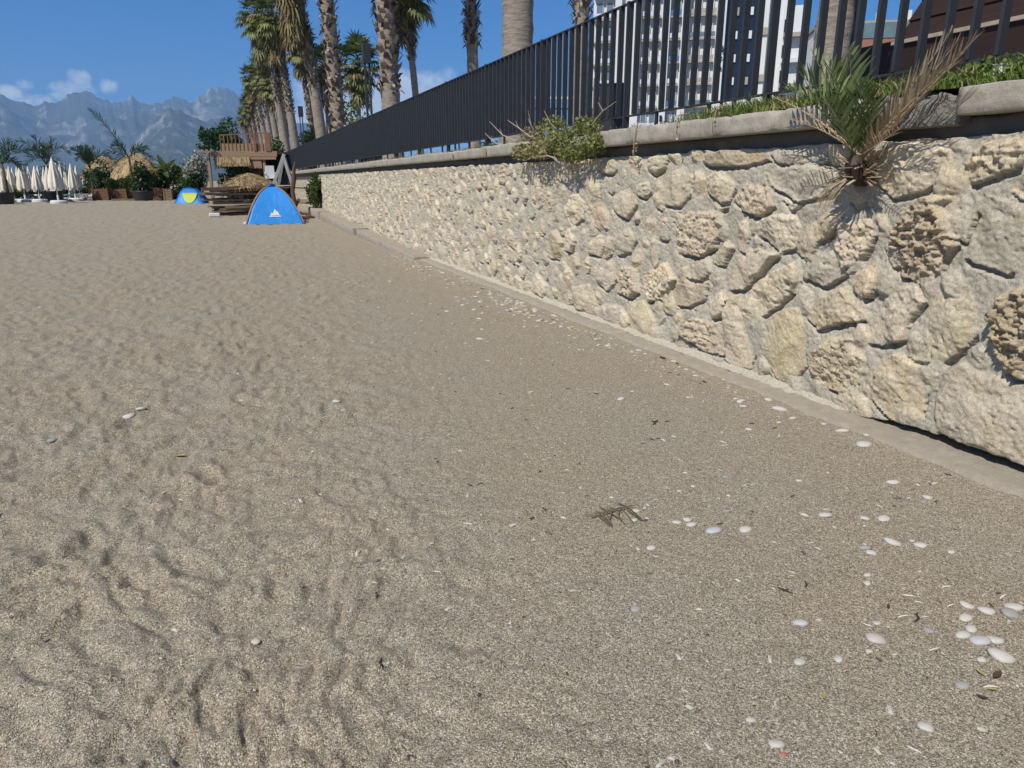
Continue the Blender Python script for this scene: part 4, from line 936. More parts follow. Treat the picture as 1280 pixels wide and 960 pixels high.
for i, (px, Y, s_, m_) in enumerate([(20, 51, 1.1, 'shrub'), (27, 52, 1.2, 'shrub'), (38, 53, 1.0, 'shrub'), (48, 54, 1.1, 'shrub'), (60, 54.5, .9, 'dark_tree'), (12, 52.5, 1.0, 'dark_tree'), (85, 55, .9, 'dark_tree'), (104, 57, 1.0, 'shrub')]):
    shrub('low_shrub', ['low green shrub growing under the closed parasols', 'low dark shrub growing under the closed parasols'][m_ == 'dark_tree'], 'shrub', on_ground(px, Y), .9, .8, s_, 600, .16, M[m_], 60+i, 'low shrubs under the closed parasols')
# sunbeds stacked behind, just readable
for i, (px, Y) in enumerate([(93, 52.5), (99, 53.5), (52, 51.5)]):
    t = thing('sunbed', 'folded white sunbed standing behind the parasol poles', 'sunbed', on_ground(px, Y), .4+i, 'folded white sunbeds')
    b = MB(); b.box((0, 0, .35), (1.7, .62, .08)); b.build('bed', M['white_metal'], t); b = MB(); b.bar((-.8, 0, .38), (-1.2, 0, .95), .6, .06, up=(0, 1, 0)); b.build('backrest', M['white_metal'], t)
    for sx in (-.7, .7):
        for sy in (-.26, .26): b = MB(); b.box((sx, sy, .16), (.06, .06, .32)); b.build('leg', M['white_metal'], t)
# thatched parasols
def thatch_parasol(px, py_top, Y, R_, H_, label, seed, dark=False):
    p = at_y(px, py_top, Y); c = (p[0], Y, gz(p[0], Y)); h = p[2]-c[2]; t = thing('thatched_parasol', label, 'parasol', c, 0); r = random.Random(seed)
    b = MB(); b.tube([(0, 0, 0), (0, 0, h-.1)], .07, 8); b.build('post', M['wood_weather'], t)
    P_ = np.zeros((12, 36, 3))
    for i in range(12):
        f = i/11
        for j in range(36): a = 2*math.pi*j/36; q = R_*f*(1+.05*math.sin(a*5+seed)); P_[i, j] = (math.cos(a)*q, math.sin(a)*q, h-.9*H_*f**1.9-(.06*math.sin(a*9) if i == 11 else 0))
    o = grid_mesh('roof', P_, M['thatch'], closed=True); o.parent = t; b = MB()
    for i in range(2600):
        f = r.random()**.55; a = r.uniform(0, 6.283); q = R_*f; p0 = Vector((math.cos(a)*q, math.sin(a)*q, h-.9*H_*f**1.9+.03)); sl = 1.7*.9*H_*f**.9/R_
        d = Vector((math.cos(a+r.gauss(0, .12)), math.sin(a+r.gauss(0, .12)), -sl-.08)).normalized(); b.bar(p0, p0+d*r.uniform(.2, .5)+Vector((0, 0, -.12 if f > .85 else 0)), .05, .01)
    b.build('straw', M['thatch'], t)
thatch_parasol(168, 192, 55, 1.55, 1.55, 'domed straw thatched parasol behind the wooden planters', 5)
thatch_parasol(128, 196, 60, 1.45, 1.3, 'darker straw thatched parasol behind the feathery palm', 6)
# wooden planter boxes
for i, (a, b_, y0, Y, mat, lab) in enumerate([(115, 136, 236, 52, 'wood_red', 'reddish wooden planter box at the left end of the planter row'), (139, 159, 236, 52.5, 'wood_red', 'reddish wooden planter box left of the black planter tub'), (160, 171, 236, 52.8, 'wood_red', 'narrow wooden planter box next to the black planter tub'), (190, 204, 235, 53, 'wood_red', 'wooden planter box right of the black planter tub'), (204, 215, 236, 52.6, 'wood_weather', 'paler wooden planter box nearest the blue beach shelter'), (216, 224, 234, 54, 'wood_dark', 'dark wooden planter box behind the beach shelter')]):
    p = at_y(a, y0, Y); q = at_y(b_, y0, Y); wd = q[0]-p[0]; g0 = gz(p[0], Y); h = p[2]-g0; t = thing('planter_box', lab, 'planter', ((p[0]+q[0])/2, Y, g0), -.12)
    bb = MB(); n = 4
    for k in range(n): bb.box((0, 0, (k+.5)*h/n), (wd, .6, h/n-.012))
    bb.build('planks', M[mat], t); bb = MB(); bb.box((0, 0, h-.02), (wd-.1, .5, .03)); bb.build('soil', M['wood_dark'], t)
    for sx in (-1, 1): bb = MB(); bb.box((sx*(wd/2-.05), -.31, h/2), (.09, .03, h+.03)); bb.build('corner_batten', M[mat], t)
M['kerb_pale'] = M['concrete']
p = at_y(140, 249, 51); q = at_y(178, 247, 51); b = MB(); b.box((0, 0, .04), (q[0]-p[0], .3, .14)); tag(b.build('edging_board', M['plank'], loc=((p[0]+q[0])/2, 51, gz(p[0], 51)), bevel=.01), 'pale board lying on the sand along the planter boxes', 'board')
# feathery young palms in the beach bar
def feather_palm(px, py_top, py_c, Y, fronds, label, seed, L_=1.5, mat=None):
    p = at_y(px, py_c, Y); c = (p[0], Y, gz(p[0], Y)); h = p[2]-c[2]; t = thing('feather_palm', label, 'palm tree', c); r = random.Random(seed)
    b = MB(); b.tube([(0, 0, -.1), (.03, 0, h*.5), (0, 0, h)], [.11, .08, .06], 8); b.build('trunk', M['driftwood'], t, smooth=True); b = MB()
    for (dx, dz, dy, sag) in fronds: feather_leaf(b, (0, 0, h-.05), (dx*L_, dy*L_, h+dz*L_), sag*L_, .34*L_, r, 30, 0, .03, .25, 1.3)
    b.build('crown', [mat or M['dark_tree']], t)
feather_palm(58, 178, 205, 53, [(-.75, .75, 0, .4), (.75, .35, .2, .75), (-.2, .9, -.3, .2), (.3, .85, .3, .3), (-.7, -.1, .3, .6), (.55, -.3, -.3, .6), (.05, .6, .6, .5), (-.4, .4, -.6, .5), (-.1, -.5, .2, .2), (.1, -.6, -.2, .2), (.2, .5, -.5, .5)], 'feathery dark palm rising above the closed parasols', 3, 1.75)
feather_palm(112, 186, 210, 52, [(-.55, .75, 0, .5), (.9, .35, .1, .8), (-.2, .85, -.3, .3), (.25, .85, .3, .3), (-.5, .3, .3, .6), (.4, .3, -.3, .6), (0, .7, .6, .5), (-.3, .5, -.6, .5), (0, .9, .1, .1), (.1, -.7, -.2, .1), (-.1, -.7, .2, .1), (-.3, -.4, .2, .1), (.3, -.4, .1, .1), (0, -.9, .1, 0)], 'dark bushy headed palm left of the thatched parasols', 4, 1.45)
feather_palm(2, 176, 205, 48, [(.9, .3, 0, .6), (-.8, .5, .2, .5), (.3, .8, .2, .3), (-.2, .8, -.3, .3), (.7, -.4, .1, .5), (.2, .1, -.7, .5), (.6, .6, -.3, .4), (.5, -.2, .3, .5)], 'dark feathery palm cut by the left edge of the beach', 5, 1.6)
feather_palm(161, 143, 196, 51.5, [(-1.15, 1.75, 0, .35), (-.85, .0, .2, .45), (.75, .3, .1, .45), (-.75, -.55, -.2, .35), (-.5, .4, -.2, .4), (.85, -.1, .1, .55), (.5, .2, .4, .4)], 'tall feathery palm frond palm leaning left over the thatched parasol', 6, 1.55)
t = [o for o in COL.objects if o.get('label', '').startswith('tall feathery')][0]; t['label'] = 'palm with one tall upright feather frond leaning left over the thatched parasol'
# broad leaved banana clump right of the thatch
def banana(px, py_c, Y, label, seed, n=11, L_=1.5):
    p = at_y(px, py_c, Y); c = (p[0], Y, gz(p[0], Y)); h = p[2]-c[2]; t = thing('banana_plant', label, 'plant', c); r = random.Random(seed); b = MB(); b.tube([(0, 0, 0), (.05, 0, h)], [.13, .08], 8); b.build('stem', M['shrub_light'], t); b = MB()
    for i in range(n):
        a = i*2.4; el = r.uniform(.15, 1.25); d = Vector((math.cos(a)*math.cos(el), math.sin(a)*math.cos(el), math.sin(el))); s_ = d.cross(Vector((0, 0, 1))).normalized(); pts = []
        for k in range(7): f = k/6; pts.append((Vector((0, 0, h-.1))+d*L_*f-Vector((0, 0, .55*L_*f*f*math.cos(el))), .27*L_*.6*math.sin(math.pi*(.08+.92*f))**.8+.01))
        V = []
        for q, w_ in pts: V += [q-s_*w_, q-Vector((0, 0, .04)), q+s_*w_]
        b.add(V, [(k*3+j, k*3+j+1, k*3+j+4, k*3+j+3) for k in range(6) for j in range(2)])
    b.build('leaves', M['shrub_light'], t)
banana(207, 212, 54, 'broad leaved banana plant right of the straw thatched parasol', 2, 13, 1.5); banana(222, 220, 53, 'lower broad leaved plant close to the hut', 3, 9, 1.15); banana(197, 222, 55, 'broad leaved plant behind the black planter tub', 4, 9, 1.1)
for i, (px, Y, hh, mt, lab) in enumerate([(180, 50.8, 2.1, 'dark_tree', 'dark bushy plant in the black planter tub'), (190, 53.5, 1.7, 'shrub', 'green shrub behind the planter boxes right of the tub'), (206, 54.5, 2.2, 'shrub', 'dense green shrub under the banana leaves'), (222, 55, 1.9, 'dark_tree', 'dark shrub left of the beach shelter'), (157, 53, 1.3, 'shrub_light', 'light green shrub growing from the middle planter box'), (146, 53.6, 1.1, 'shrub', 'green shrub growing from the second planter box'), (126, 57, 2.3, 'dark_tree', 'dark shrub under the darker thatched parasol'), (139, 57.5, 2.2, 'dark_tree', 'dark shrub between the two thatched parasols'), (230, 52, 2.2, 'shrub', 'green shrub between the banana plants and the hut')]):
    shrub('shrub', lab, 'shrub', on_ground(px, Y, .25), .95 if i else .8, .8, hh, 1300, .17, M[mt], 80+i)

# ------------------------------------------------------------------ white apartment block far behind the fence
BD = 112.0; pa = at_d(862, 60, BD); AZB = math.atan2(pa[0], pa[1]); PXM = BD/FPX*1.03
bld = thing('apartment_block', 'tall white apartment block with balconies seen through the fence bars', 'building', (pa[0], pa[1], 2.1), -AZB)
def bx_(px): # photo column -> metres along the facade
    d = ray(px, 60); a = math.atan2(d[0], d[1])-AZB; return math.tan(a)*math.hypot(pa[0], pa[1])
def mglass(name, c): return mottled(name, c, tuple(k*.6 for k in c), .8, .12, 0, spec=.6)
M['facade'] = mottled('facade', (.74, .74, .72), (.66, .66, .64), .3, .75, 0); M['beige'] = mottled('beige', (.42, .39, .31), (.36, .33, .26), .4, .8, 0)
M['glass_blue'] = mglass('glass_blue', (.24, .32, .40)); M['glass_teal'] = mglass('glass_teal', (.22, .31, .32)); M['glass_navy'] = mglass('glass_navy', (.03, .036, .05)); M['lilac'] = mottled('lilac', (.68, .69, .74), (.58, .59, .68), .6, .5, 0); M['glass_bright'] = mglass('glass_bright', (.08, .30, .62))
def bpart(name, boxes, mat, par=bld):
    b = MB()
    for c_, d_ in boxes: b.box(c_, d_)
    return b.build(name, mat, par)
x0_, x1_ = bx_(738), bx_(982); FH = 3.0; NF = 15
bpart('wall', [(((x0_+x1_)/2, 7.4, 22.5), (x1_-x0_-.3, 12, 45))], M['facade'])
for a, c in [(767, 775), (784, 800), (826, 835.5), (850.5, 860), (893.5, 905), (946, 958), (964, 980)]:
    bpart('column', [(((bx_(a)+bx_(c))/2, .9, 22.4), (bx_(c)-bx_(a), 1.05, 44.8))], M['facade'])
bpart('glazing', [(((bx_(906)+bx_(945))/2, 1.75, 22), (bx_(945)-bx_(906), .9, 43.8))], M['glass_navy'])
for f in range(NF):
    z0 = f*FH+1.0
    for a, c, gm, sl in [(740, 767, 'glass_blue', 'lilac'), (801, 825, 'glass_blue', 'lilac'), (836, 850, 'glass_blue', 'facade'), (861, 893, 'glass_teal', 'beige')]:
        xa, xc = bx_(a), bx_(c); wd = xc-xa-.08; cx = (xa+xc)/2; odd = (f % 2)
        w_ = bpart('window', [((cx+k*wd*.24, 1.30, z0+1.25), (wd*.20, .16, 1.8)) for k in (-1, 1)], M[gm])
        bpart('window_frame', [((cx+k*wd*.24, 1.24, z0+1.25), (.07, .1, 1.9)) for k in (-1.62, -.38, .38, 1.62)]+[((cx, 1.25, z0+2.24), (wd*.8, .08, .08))], M['facade'], w_)
        s_ = bpart('balcony', [((cx, .95, z0-.12), (wd, .78, .26))], M['beige'])
        bpart('balustrade', [((cx, .58, z0+.42), (wd, .05, .62))], M[sl if sl != 'facade' else ('glass_bright' if odd else 'facade')] if sl != 'beige' or f % 3 else M['glass_teal'], s_)
    for a, c in [(910, 921), (927, 939)]:
        hh = 1.0; bpart('spandrel', [(((bx_(a)+bx_(c))/2, 1.18, z0+.2), (bx_(c)-bx_(a), .22, hh if f != 8 else 2.3))], M['facade' if (f+a) % 7 else 'beige'])
    bpart('opening', [(((bx_(828)+bx_(833))/2, .17, z0+1.3), (.38, .05, .85))], M['glass_navy'])
    if f % 2 == 0:
        bpart('band', [(((bx_(946)+bx_(958))/2, .16, z0+.4), (bx_(958)-bx_(946)+.02, .1, .9))], M['beige'])
# emblem on the white column: hexagon outline, leaf strokes and a ring
em = MB(); ex = (bx_(894)+bx_(904.5))/2; 
pz = lambda py: float(at_d(899, py, BD)[2])-2.1
def seg(a, c, wd): em.bar((ex+a[0], .165, a[1]), (ex+c[0], .165, c[1]), wd, .05, up=(0, 1, 0))
zc = pz(70); 
for k in range(3): seg((-.5+.5*k*0, zc+1.2), (0, zc+1.55), .14) if k == 0 else (seg((0, zc+1.55), (.5, zc+1.2), .14) if k == 1 else None)
for a, c in [((-.5, zc+1.2), (-.48, zc+.5)), ((.5, zc+1.2), (.48, zc+.5)), ((-.2, zc+1.2), (-.3, zc+.2)), ((.05, zc+1.2), (-.05, zc+.3)), ((.28, zc+1.1), (.1, zc+.2)), ((-.5, zc-.1), (0, zc-.75)), ((0, zc-.75), (.5, zc-.1)), ((-.5, zc-1.5), (.5, zc-1.5)), ((-.5, zc-1.65), (.5, zc-1.65))]: seg(a, c, .16)
for k in range(12):
    a = k*math.pi/6; c = a+math.pi/6; seg((.30*math.cos(a), zc-.25+.30*math.sin(a)), (.30*math.cos(c), zc-.25+.30*math.sin(c)), .10)
em.build('emblem', M['glass_navy'], bld)
# the lower wing at the right end
wing = thing('apartment_wing', 'narrow white apartment building right of the tall block', 'building', (*at_d(992, 60, 105)[:2], 2.1), -math.atan2(at_d(992, 60, 105)[0], at_d(992, 60, 105)[1]))
zt = float(at_d(990, 7, 105)[2])-2.1; bpart('wall', [((0, 4, zt/2), (3.2, 8, zt))], M['facade'], wing)
for f in range(9):
    z0 = zt-2.3-3.0*f
    bpart('window', [((-.9, -.02, z0), (1.0, .1, 1.5))], M['glass_navy'], wing); bpart('window', [((1.2, -.02, z0), (.7, .1, 1.7))], M['glass_teal'], wing); s_ = bpart('balcony', [((-.2, -.5, z0-1.2), (2.4, 1.0, .5))], M['facade'] if f % 2 else M['beige'], wing)
# terracotta trimmed block farther right, mostly hidden by the kiosk
TD = 90.0; tb = thing('terracotta_block', 'apartment block with red brick parapets and green glass behind the brown kiosk', 'building', (*at_d(1092, 45, TD)[:2], 2.1), -math.atan2(at_d(1092, 45, TD)[0], at_d(1092, 45, TD)[1])+.25)
zt = float(at_d(1092, 26, TD)[2])-2.1; M['brick_red'] = mottled('brick_red', (.38, .18, .12), (.30, .14, .09), 2, .8, 0)
bpart('wall', [((1, 5, (zt-.4)/2), (13, 9, zt-.4))], M['facade'], tb)
for f, (z0, hh, mt) in enumerate([(zt-.9, 1.5, 'glass_teal'), (zt-2.4, 1.2, 'brick_red'), (zt-3.6, .9, 'facade'), (zt-4.6, .9, 'brick_red'), (zt-6.2, 1.6, 'glass_teal')]):
    for k in range(4): bpart(['window', 'parapet', 'band', 'parapet', 'window'][f], [((-4.3+k*3.3, .38-.25*(mt == 'brick_red'), z0), (3.1, .5, hh))], M[mt], tb)
bpart('roof', [((1, 5, zt-.1), (13.4, 9.4, .35))], M['beige'], tb)
for k in range(4):
    w_ = bpart('water_tank', [((-4+k*2.6, 3, zt+.9), (.8, .8, 1.0))], M['facade'], tb)

# ------------------------------------------------------------------ brown timber kiosk behind the fence
KX = 9.6; e0 = at_x(1117, 53, KX); e1 = at_x(1275, 19, KX); ez = e0[2]; ky1 = e0[1]; ky0 = -4.0
kio = thing('kiosk', 'dark brown timber clad kiosk with a boarded sloping roof', 'kiosk', (KX, ky1, 2.1))
b = MB(); top = at_x(1128, 10, KX+.35); nb = 9; rise = 2.6; run = 1.3
for k in range(nb):
    f0, f1 = k/nb, (k+1)/nb; off = .012*k
    V = [(run*f0, -(.05+.55*f0*.6), ez-2.1+rise*f0), (run*f0, ky0-ky1, ez-2.1+rise*f0), (run*f1+.03, ky0-ky1, ez-2.1+rise*f1-.012), (run*f1+.03, -(.05+.55*f1*.6), ez-2.1+rise*f1-.012)]
    V2 = [(x+.05, y, z-.03) for x, y, z in V]; b.add(V+V2, [(0, 1, 2, 3), (7, 6, 5, 4), (0, 3, 7, 4), (3, 2, 6, 7), (1, 0, 4, 5), (2, 1, 5, 6)])
b.build('roof', M['wood_dark'], kio)
b = MB(); b.box((.0, (ky0-ky1)/2, ez-2.1-.02), (.10, ky1-ky0, .05)); b.build('gutter', M['twig'], kio)
b = MB(); b.box((.04, (ky0-ky1)/2, ez-2.1-.375), (.08, ky1-ky0, .66)); b.build('fascia', M['wood_dark'], kio)
b = MB(); b.box((1.9, (ky0-ky1)/2-.4, (ez-2.1)/2+.1), (.1, ky1-ky0-1, ez-2.1)); b.build('back_wall', M['black_plastic'], kio)
for yy_ in (-.4, -2.2, -4.0, -5.8): b = MB(); b.box((.25, yy_, (ez-2.1)/2-.15), (.16, .16, ez-2.1-.35)); b.build('post', M['wood_dark'], kio)
b = MB(); b.box((.3, (ky0-ky1)/2, .42), (.10, ky1-ky0-.6, .84)); b.build('counter', M['wood_dark'], kio)
ax = KX+1.6; a0 = at_x(1048, 70, ax); a1 = at_x(1130, 62, ax)
an = thing('kiosk_annex', 'low dark brown timber annex left of the sloping kiosk roof', 'kiosk', (ax, a1[1], 2.1)); hh = float(at_x(1075, 60, ax)[2])-2.1
b = MB(); b.box((1, (a0[1]-a1[1])/2, hh-.25), (2, a0[1]-a1[1], .5)); b.build('fascia', M['wood_dark'], an); b = MB(); b.box((1.3, (a0[1]-a1[1])/2, hh/2-.1), (1.2, a0[1]-a1[1]-.2, hh-.3)); b.build('wall', M['black_plastic'], an)
for k in range(3): b = MB(); b.box((.08, (a0[1]-a1[1])*(.06+.42*k), hh/2-.25), (.12, .12, hh-.5)); b.build('post', M['wood_dark'], an)
# far railing, litter bin, post on the promenade
def far_railing():
    t = thing('promenade_railing', 'far dark railing with pale top rail across the promenade', 'railing', (0, 0, 2.1)); a = at_d(560, 121, 62); c = at_d(760, 123, 50); a[2] -= 2.1; c[2] -= 2.1; hh = a[2]
    for nm, f, mt, th in (('top_rail', 1.0, 'white_metal', .16), ('rail', .86, 'iron', .10), ('rail', .42, 'iron', .08)):
        b = MB(); b.bar((a[0], a[1], a[2]*f), (c[0], c[1], c[2]*f), th, th); b.build(nm, M[mt], t)
    for k in range(14): f = k/13; p = a*(1-f)+c*f; b = MB(); b.box((p[0], p[1], p[2]*.43), (.10, .10, p[2]*.86)); b.build('post', M['iron'], t)
far_railing()
p = at_d(766, 108, 20); t = thing('litter_bin', 'square dark litter bin standing behind the fence', 'bin', (p[0], p[1], 2.1), -.6); h = p[2]-2.1
b = MB(); b.box((0, 0, h/2), (.62, .62, h)); b.build('body', M['black_plastic'], t, bevel=.02); b = MB(); b.box((0, 0, h+.02), (.66, .66, .05)); b.build('lid', M['black_plastic'], t, bevel=.01)
p = at_d(745.5, 98, 24); b = MB(); b.tube([(0, 0, 0), (0, 0, p[2]-2.1)], [.11, .09], 8); tag(b.build('wooden_post', M['plank'], loc=(p[0], p[1], 2.1)), 'short tan wooden post left of the litter bin', 'post')
for i, (px, D, s_) in enumerate([(598, 40, 1.0), (672, 46, 1.5), (690, 48, 1.3), (612, 42, 1.1)]):
    p = at_d(px, 150, D); shrub('planter_shrub', 'dark clipped shrub standing on the promenade behind the fence', 'shrub', (p[0], p[1], 2.1), 1.0, .9, s_+.7, 700, .16, M['dark_tree'], 120+i, 'dark shrubs behind the fence')
for i, (px, py, D, s_, lab) in enumerate([(449, 140, 60, 1.6, 'green leafy tree top beside the twin stemmed lamp post'), (470, 133, 62, 1.7, 'green leafy tree top left of the thickest palm trunk'), (387, 165, 75, 2.0, 'light green tree top seen over the far end of the fence')]):
    p = at_d(px, py, D); shrub('tree', lab, 'tree', (p[0], p[1], 2.1), s_, s_, p[2]-2.1+.9, 1500, .28, M['shrub_light'], 140+i)
# ------------------------------------------------------------------ young date palm growing out of the wall
root = at_x(1074, 214, 3.88)
dp = thing('young_date_palm', 'young date palm with green and dead fronds growing out of the top of the wall', 'palm', root)
M['date_green'] = leafmat('date_green', (.07, .11, .035), (.24, .29, .11), .3, .42); M['date_dead'] = leafmat('date_dead', (.27, .19, .115), (.62, .50, .33), .2, .8)
r = random.Random(17)
def tip(px, py, X): return Vector(at_x(px, py, X)-root)
o_ = Vector((-.03, 0, .05))
def frond(px, py, X, sag, wd, mat, n, lw=.009, vee=.75, nm='frond', spread=.8):
    b = MB(); feather_leaf(b, o_+Vector((0, r.uniform(-.04, .04), r.uniform(0, .05))), tip(px, py, X), sag, wd, r, n, 0, lw, vee, 0, spread); b.build(nm, M[mat], dp)
for a in [(1000, 92, 3.62, .10, .26), (1018, 70, 3.80, .05, .27), (1037, 84, 3.58, .06, .26), (1062, 62, 3.82, .02, .25), (1080, 110, 3.56, .05, .22), (984, 112, 3.72, .14, .24), (1095, 128, 3.60, .04, .17), (1034, 126, 3.44, .06, .22)]: frond(*a, 'date_green', 15, .016)
for a in [(1222, 44, 3.70, -.04, .22), (1204, 66, 3.66, -.02, .20), (1188, 40, 3.84, -.05, .20), (1178, 88, 3.60, .0, .18), (1196, 52, 3.78, -.03, .22)]: frond(*a, 'date_dead', 22, .013, .35, 'dead_frond', .38)
for a in [(968, 122, 3.70, .08, .13), (990, 150, 3.62, .06, .12), (1126, 160, 3.62, .0, .12)]: frond(*a, 'date_dead', 18, .006, .5, 'dead_frond')
b = MB()
for i in range(44):   # dry sheath fibres round the base
    a = r.uniform(0, 6.28); d = Vector((-abs(math.cos(a))*.8, math.sin(a), r.uniform(-.4, 1.0))).normalized(); p0 = Vector((.0, .05*math.sin(a), r.uniform(-.05, .03))); b.bar(p0, p0+d*r.uniform(.08, .22), r.uniform(.006, .022), .006)
b.build('sheath', M['date_dead'], dp); b = MB(); b.tube([(.06, 0, -.02), (-.02, 0, .0), (-.05, 0, .05), (-.05, 0, .10)], [.085, .085, .06, .03], 9); b.build('stub', M['wood_dark'], dp)
b = MB()
for i in range(26):   # thin dead leaflets hanging under the base
    p0 = Vector((-.04, r.uniform(-.02, .06), -.03)); p1 = p0+Vector((-.08, r.uniform(.0, .10), -.08)); p2 = p1+Vector((-.02, r.uniform(.02, .10), -r.uniform(.05, .16))); b.bar(p0, p1, .004); b.bar(p1, p2, .005, .002)
b.build('hanging_leaflets', M['date_dead'], dp)

# ------------------------------------------------------------------ weeds spilling over the coping
wc = at_x(697, 182, 3.86)
wd_ = thing('weed_clump', 'clump of green weeds and dry stalks spilling over the coping', 'weeds', wc)
b = MB(); r = random.Random(5)
for (px, py, X, rx, ry, rz, n, mi) in [(726, 168, 3.98, .18, .30, .13, 900, 0), (740, 180, 3.82, .12, .22, .13, 800, 0), (702, 176, 3.84, .15, .36, .13, 900, 0), (676, 186, 3.82, .14, .42, .14, 1000, 1), (655, 190, 3.83, .12, .40, .11, 700, 1), (690, 160, 4.02, .14, .36, .15, 600, 0), (665, 168, 3.98, .12, .30, .12, 400, 1), (716, 192, 3.80, .12, .35, .10, 700, 0), (735, 156, 4.08, .15, .25, .10, 350, 0)]:
    p = at_x(px, py, X)-wc; leaf_cloud(b, p, rx, ry, rz, int(n*.62), .045, r, mi)
b.build('foliage', [leafmat('weed_green', (.12, .15, .035), (.30, .31, .10), .3), leafmat('weed_dry', (.20, .18, .07), (.42, .36, .17), .25)], wd_)
b = MB()
for (a, c) in [((664, 172, 3.9), (634, 150, 3.8)), ((668, 165, 3.95), (660, 138, 3.85)), ((694, 160, 4.0), (680, 138, 3.9)), ((646, 176, 3.9), (612, 152, 3.85)), ((740, 156, 4.0), (770, 127, 3.9)), ((630, 182, 3.92), (606, 166, 3.85)), ((700, 200, 3.78), (668, 196, 3.72)), ((690, 196, 3.78), (705, 206, 3.74))]:
    p0 = Vector(at_x(*a)-wc); p1 = Vector(at_x(*c)-wc); m_ = (p0+p1)/2+Vector((0, r.uniform(-.05, .05), r.uniform(-.06, .04))); b.tube([p0, m_, p1], [.010, .008, .003], 5)
    q = m_+Vector((0, .12, .10)); b.tube([m_, q], [.005, .002], 4)
for i in range(60):
    p0 = Vector((r.uniform(-.05, .1), r.uniform(-.5, .6), r.uniform(-.1, .1))); b.bar(p0, p0+Vector((r.uniform(-.1, .02), r.uniform(-.12, .12), r.uniform(.02, .2))), .004)
b.build('dry_stalks', M['twig'], wd_)
# grass and creeping green on the coping beneath the fence
M['grass'] = leafmat('grass', (.07, .13, .02), (.22, .30, .07), .3, .5); M['grass_dry'] = leafmat('grass_dry', (.25, .20, .08), (.40, .34, .15), .2, .7)
b = MB(); r = random.Random(9)
def tuft(x, y, z, h, n, mi):
    for i in range(n):
        p = Vector((x+r.gauss(0, .035), y+r.gauss(0, .05), z)); d = Vector((r.gauss(-.2, .35), r.gauss(0, .35), 1)).normalized(); L_ = h*r.uniform(.5, 1.2); s_ = d.cross(Vector((r.gauss(0, 1), r.gauss(0, 1), .1))).normalized()*.004
        m_ = p+d*L_*.6; t_ = m_+(d+Vector((r.gauss(0, .4), r.gauss(0, .4), -.3))).normalized()*L_*.4; b.add([p-s_, p+s_, m_+s_, m_-s_, t_], [(0, 1, 2, 3), (3, 2, 4)], mi)
y = 1.5
while y < 6.0:
    dens = sstep(6.0, 5.2, y)
    for k in range(int(6*dens)+1):
        x = r.uniform(3.97, 4.34); tuft(x, y+r.uniform(-.05, .05), 2.11, r.uniform(.05, .10)+.07*(x > 4.05), 9, 0 if r.random() < .78 else 1)
    y += .032
y = 6.0
while y < 30:
    if r.random() < .55: tuft(r.uniform(4.0, 4.35), y, 2.11, r.uniform(.04, .10), 7, 1 if r.random() < .7 else 0)
    y += .07
for i in range(1500):
    p = Vector((r.uniform(3.99, 4.4), r.uniform(1.6, 3.1), 2.12+r.uniform(0, .13))); leaf_cloud(b, p, .03, .03, .02, 1, .04, r, 0)
tag(b.build('grass', [M['grass'], M['grass_dry']]), 'green grass and creepers growing on the coping under the fence', None, None, 'stuff')
b = MB()   # soil line under it
Yg, Xg = np.meshgrid(np.arange(1.0, 30, .06), np.linspace(3.955, 4.46, 9), indexing='ij'); Zg = 2.112+.03*np.clip((Xg-3.955)*6, 0, 1)+.012*fbm(Yg*5, Xg*9, 3)
o = grid_mesh('soil', np.stack([Xg+.03*fbm(Yg*2, Yg*0+1, 3)*(Xg < 4), Yg, Zg], -1), mottled('soil', (.19, .15, .09), (.12, .10, .05), 9, .95, .8, 50, .02)); tag(o, 'thin soil on the coping', None, None, 'structure')
# a few dry stems hanging down the coping face
for i, (px, py, px2, py2) in enumerate([(800, 160, 792, 196), (852, 150, 846, 172), (900, 140, 893, 168)]):
    b = MB(); p0 = Vector(at_x(px, py-6, 3.90)); p1 = Vector(at_x(px2, py2, 3.86)); b.tube([p0+Vector((.08, 0, .02)), p0+Vector((-.03, 0, .0)), (p0+p1)/2+Vector((-.02, .02, 0)), p1], [.006, .006, .005, .003], 5)
    for k in range(14):
        f = r.random(); leaf_cloud(b, p0*(1-f)+p1*f, .03, .03, .03, 2, .025, r)
    tag(b.build('dry_creeper', M['date_dead']), ['yellowed creeper hanging down the coping beside the weed clump', 'short dry creeper on the coping, middle of three', 'dry creeper hanging on the coping nearest the young date palm'][i], 'creeper')

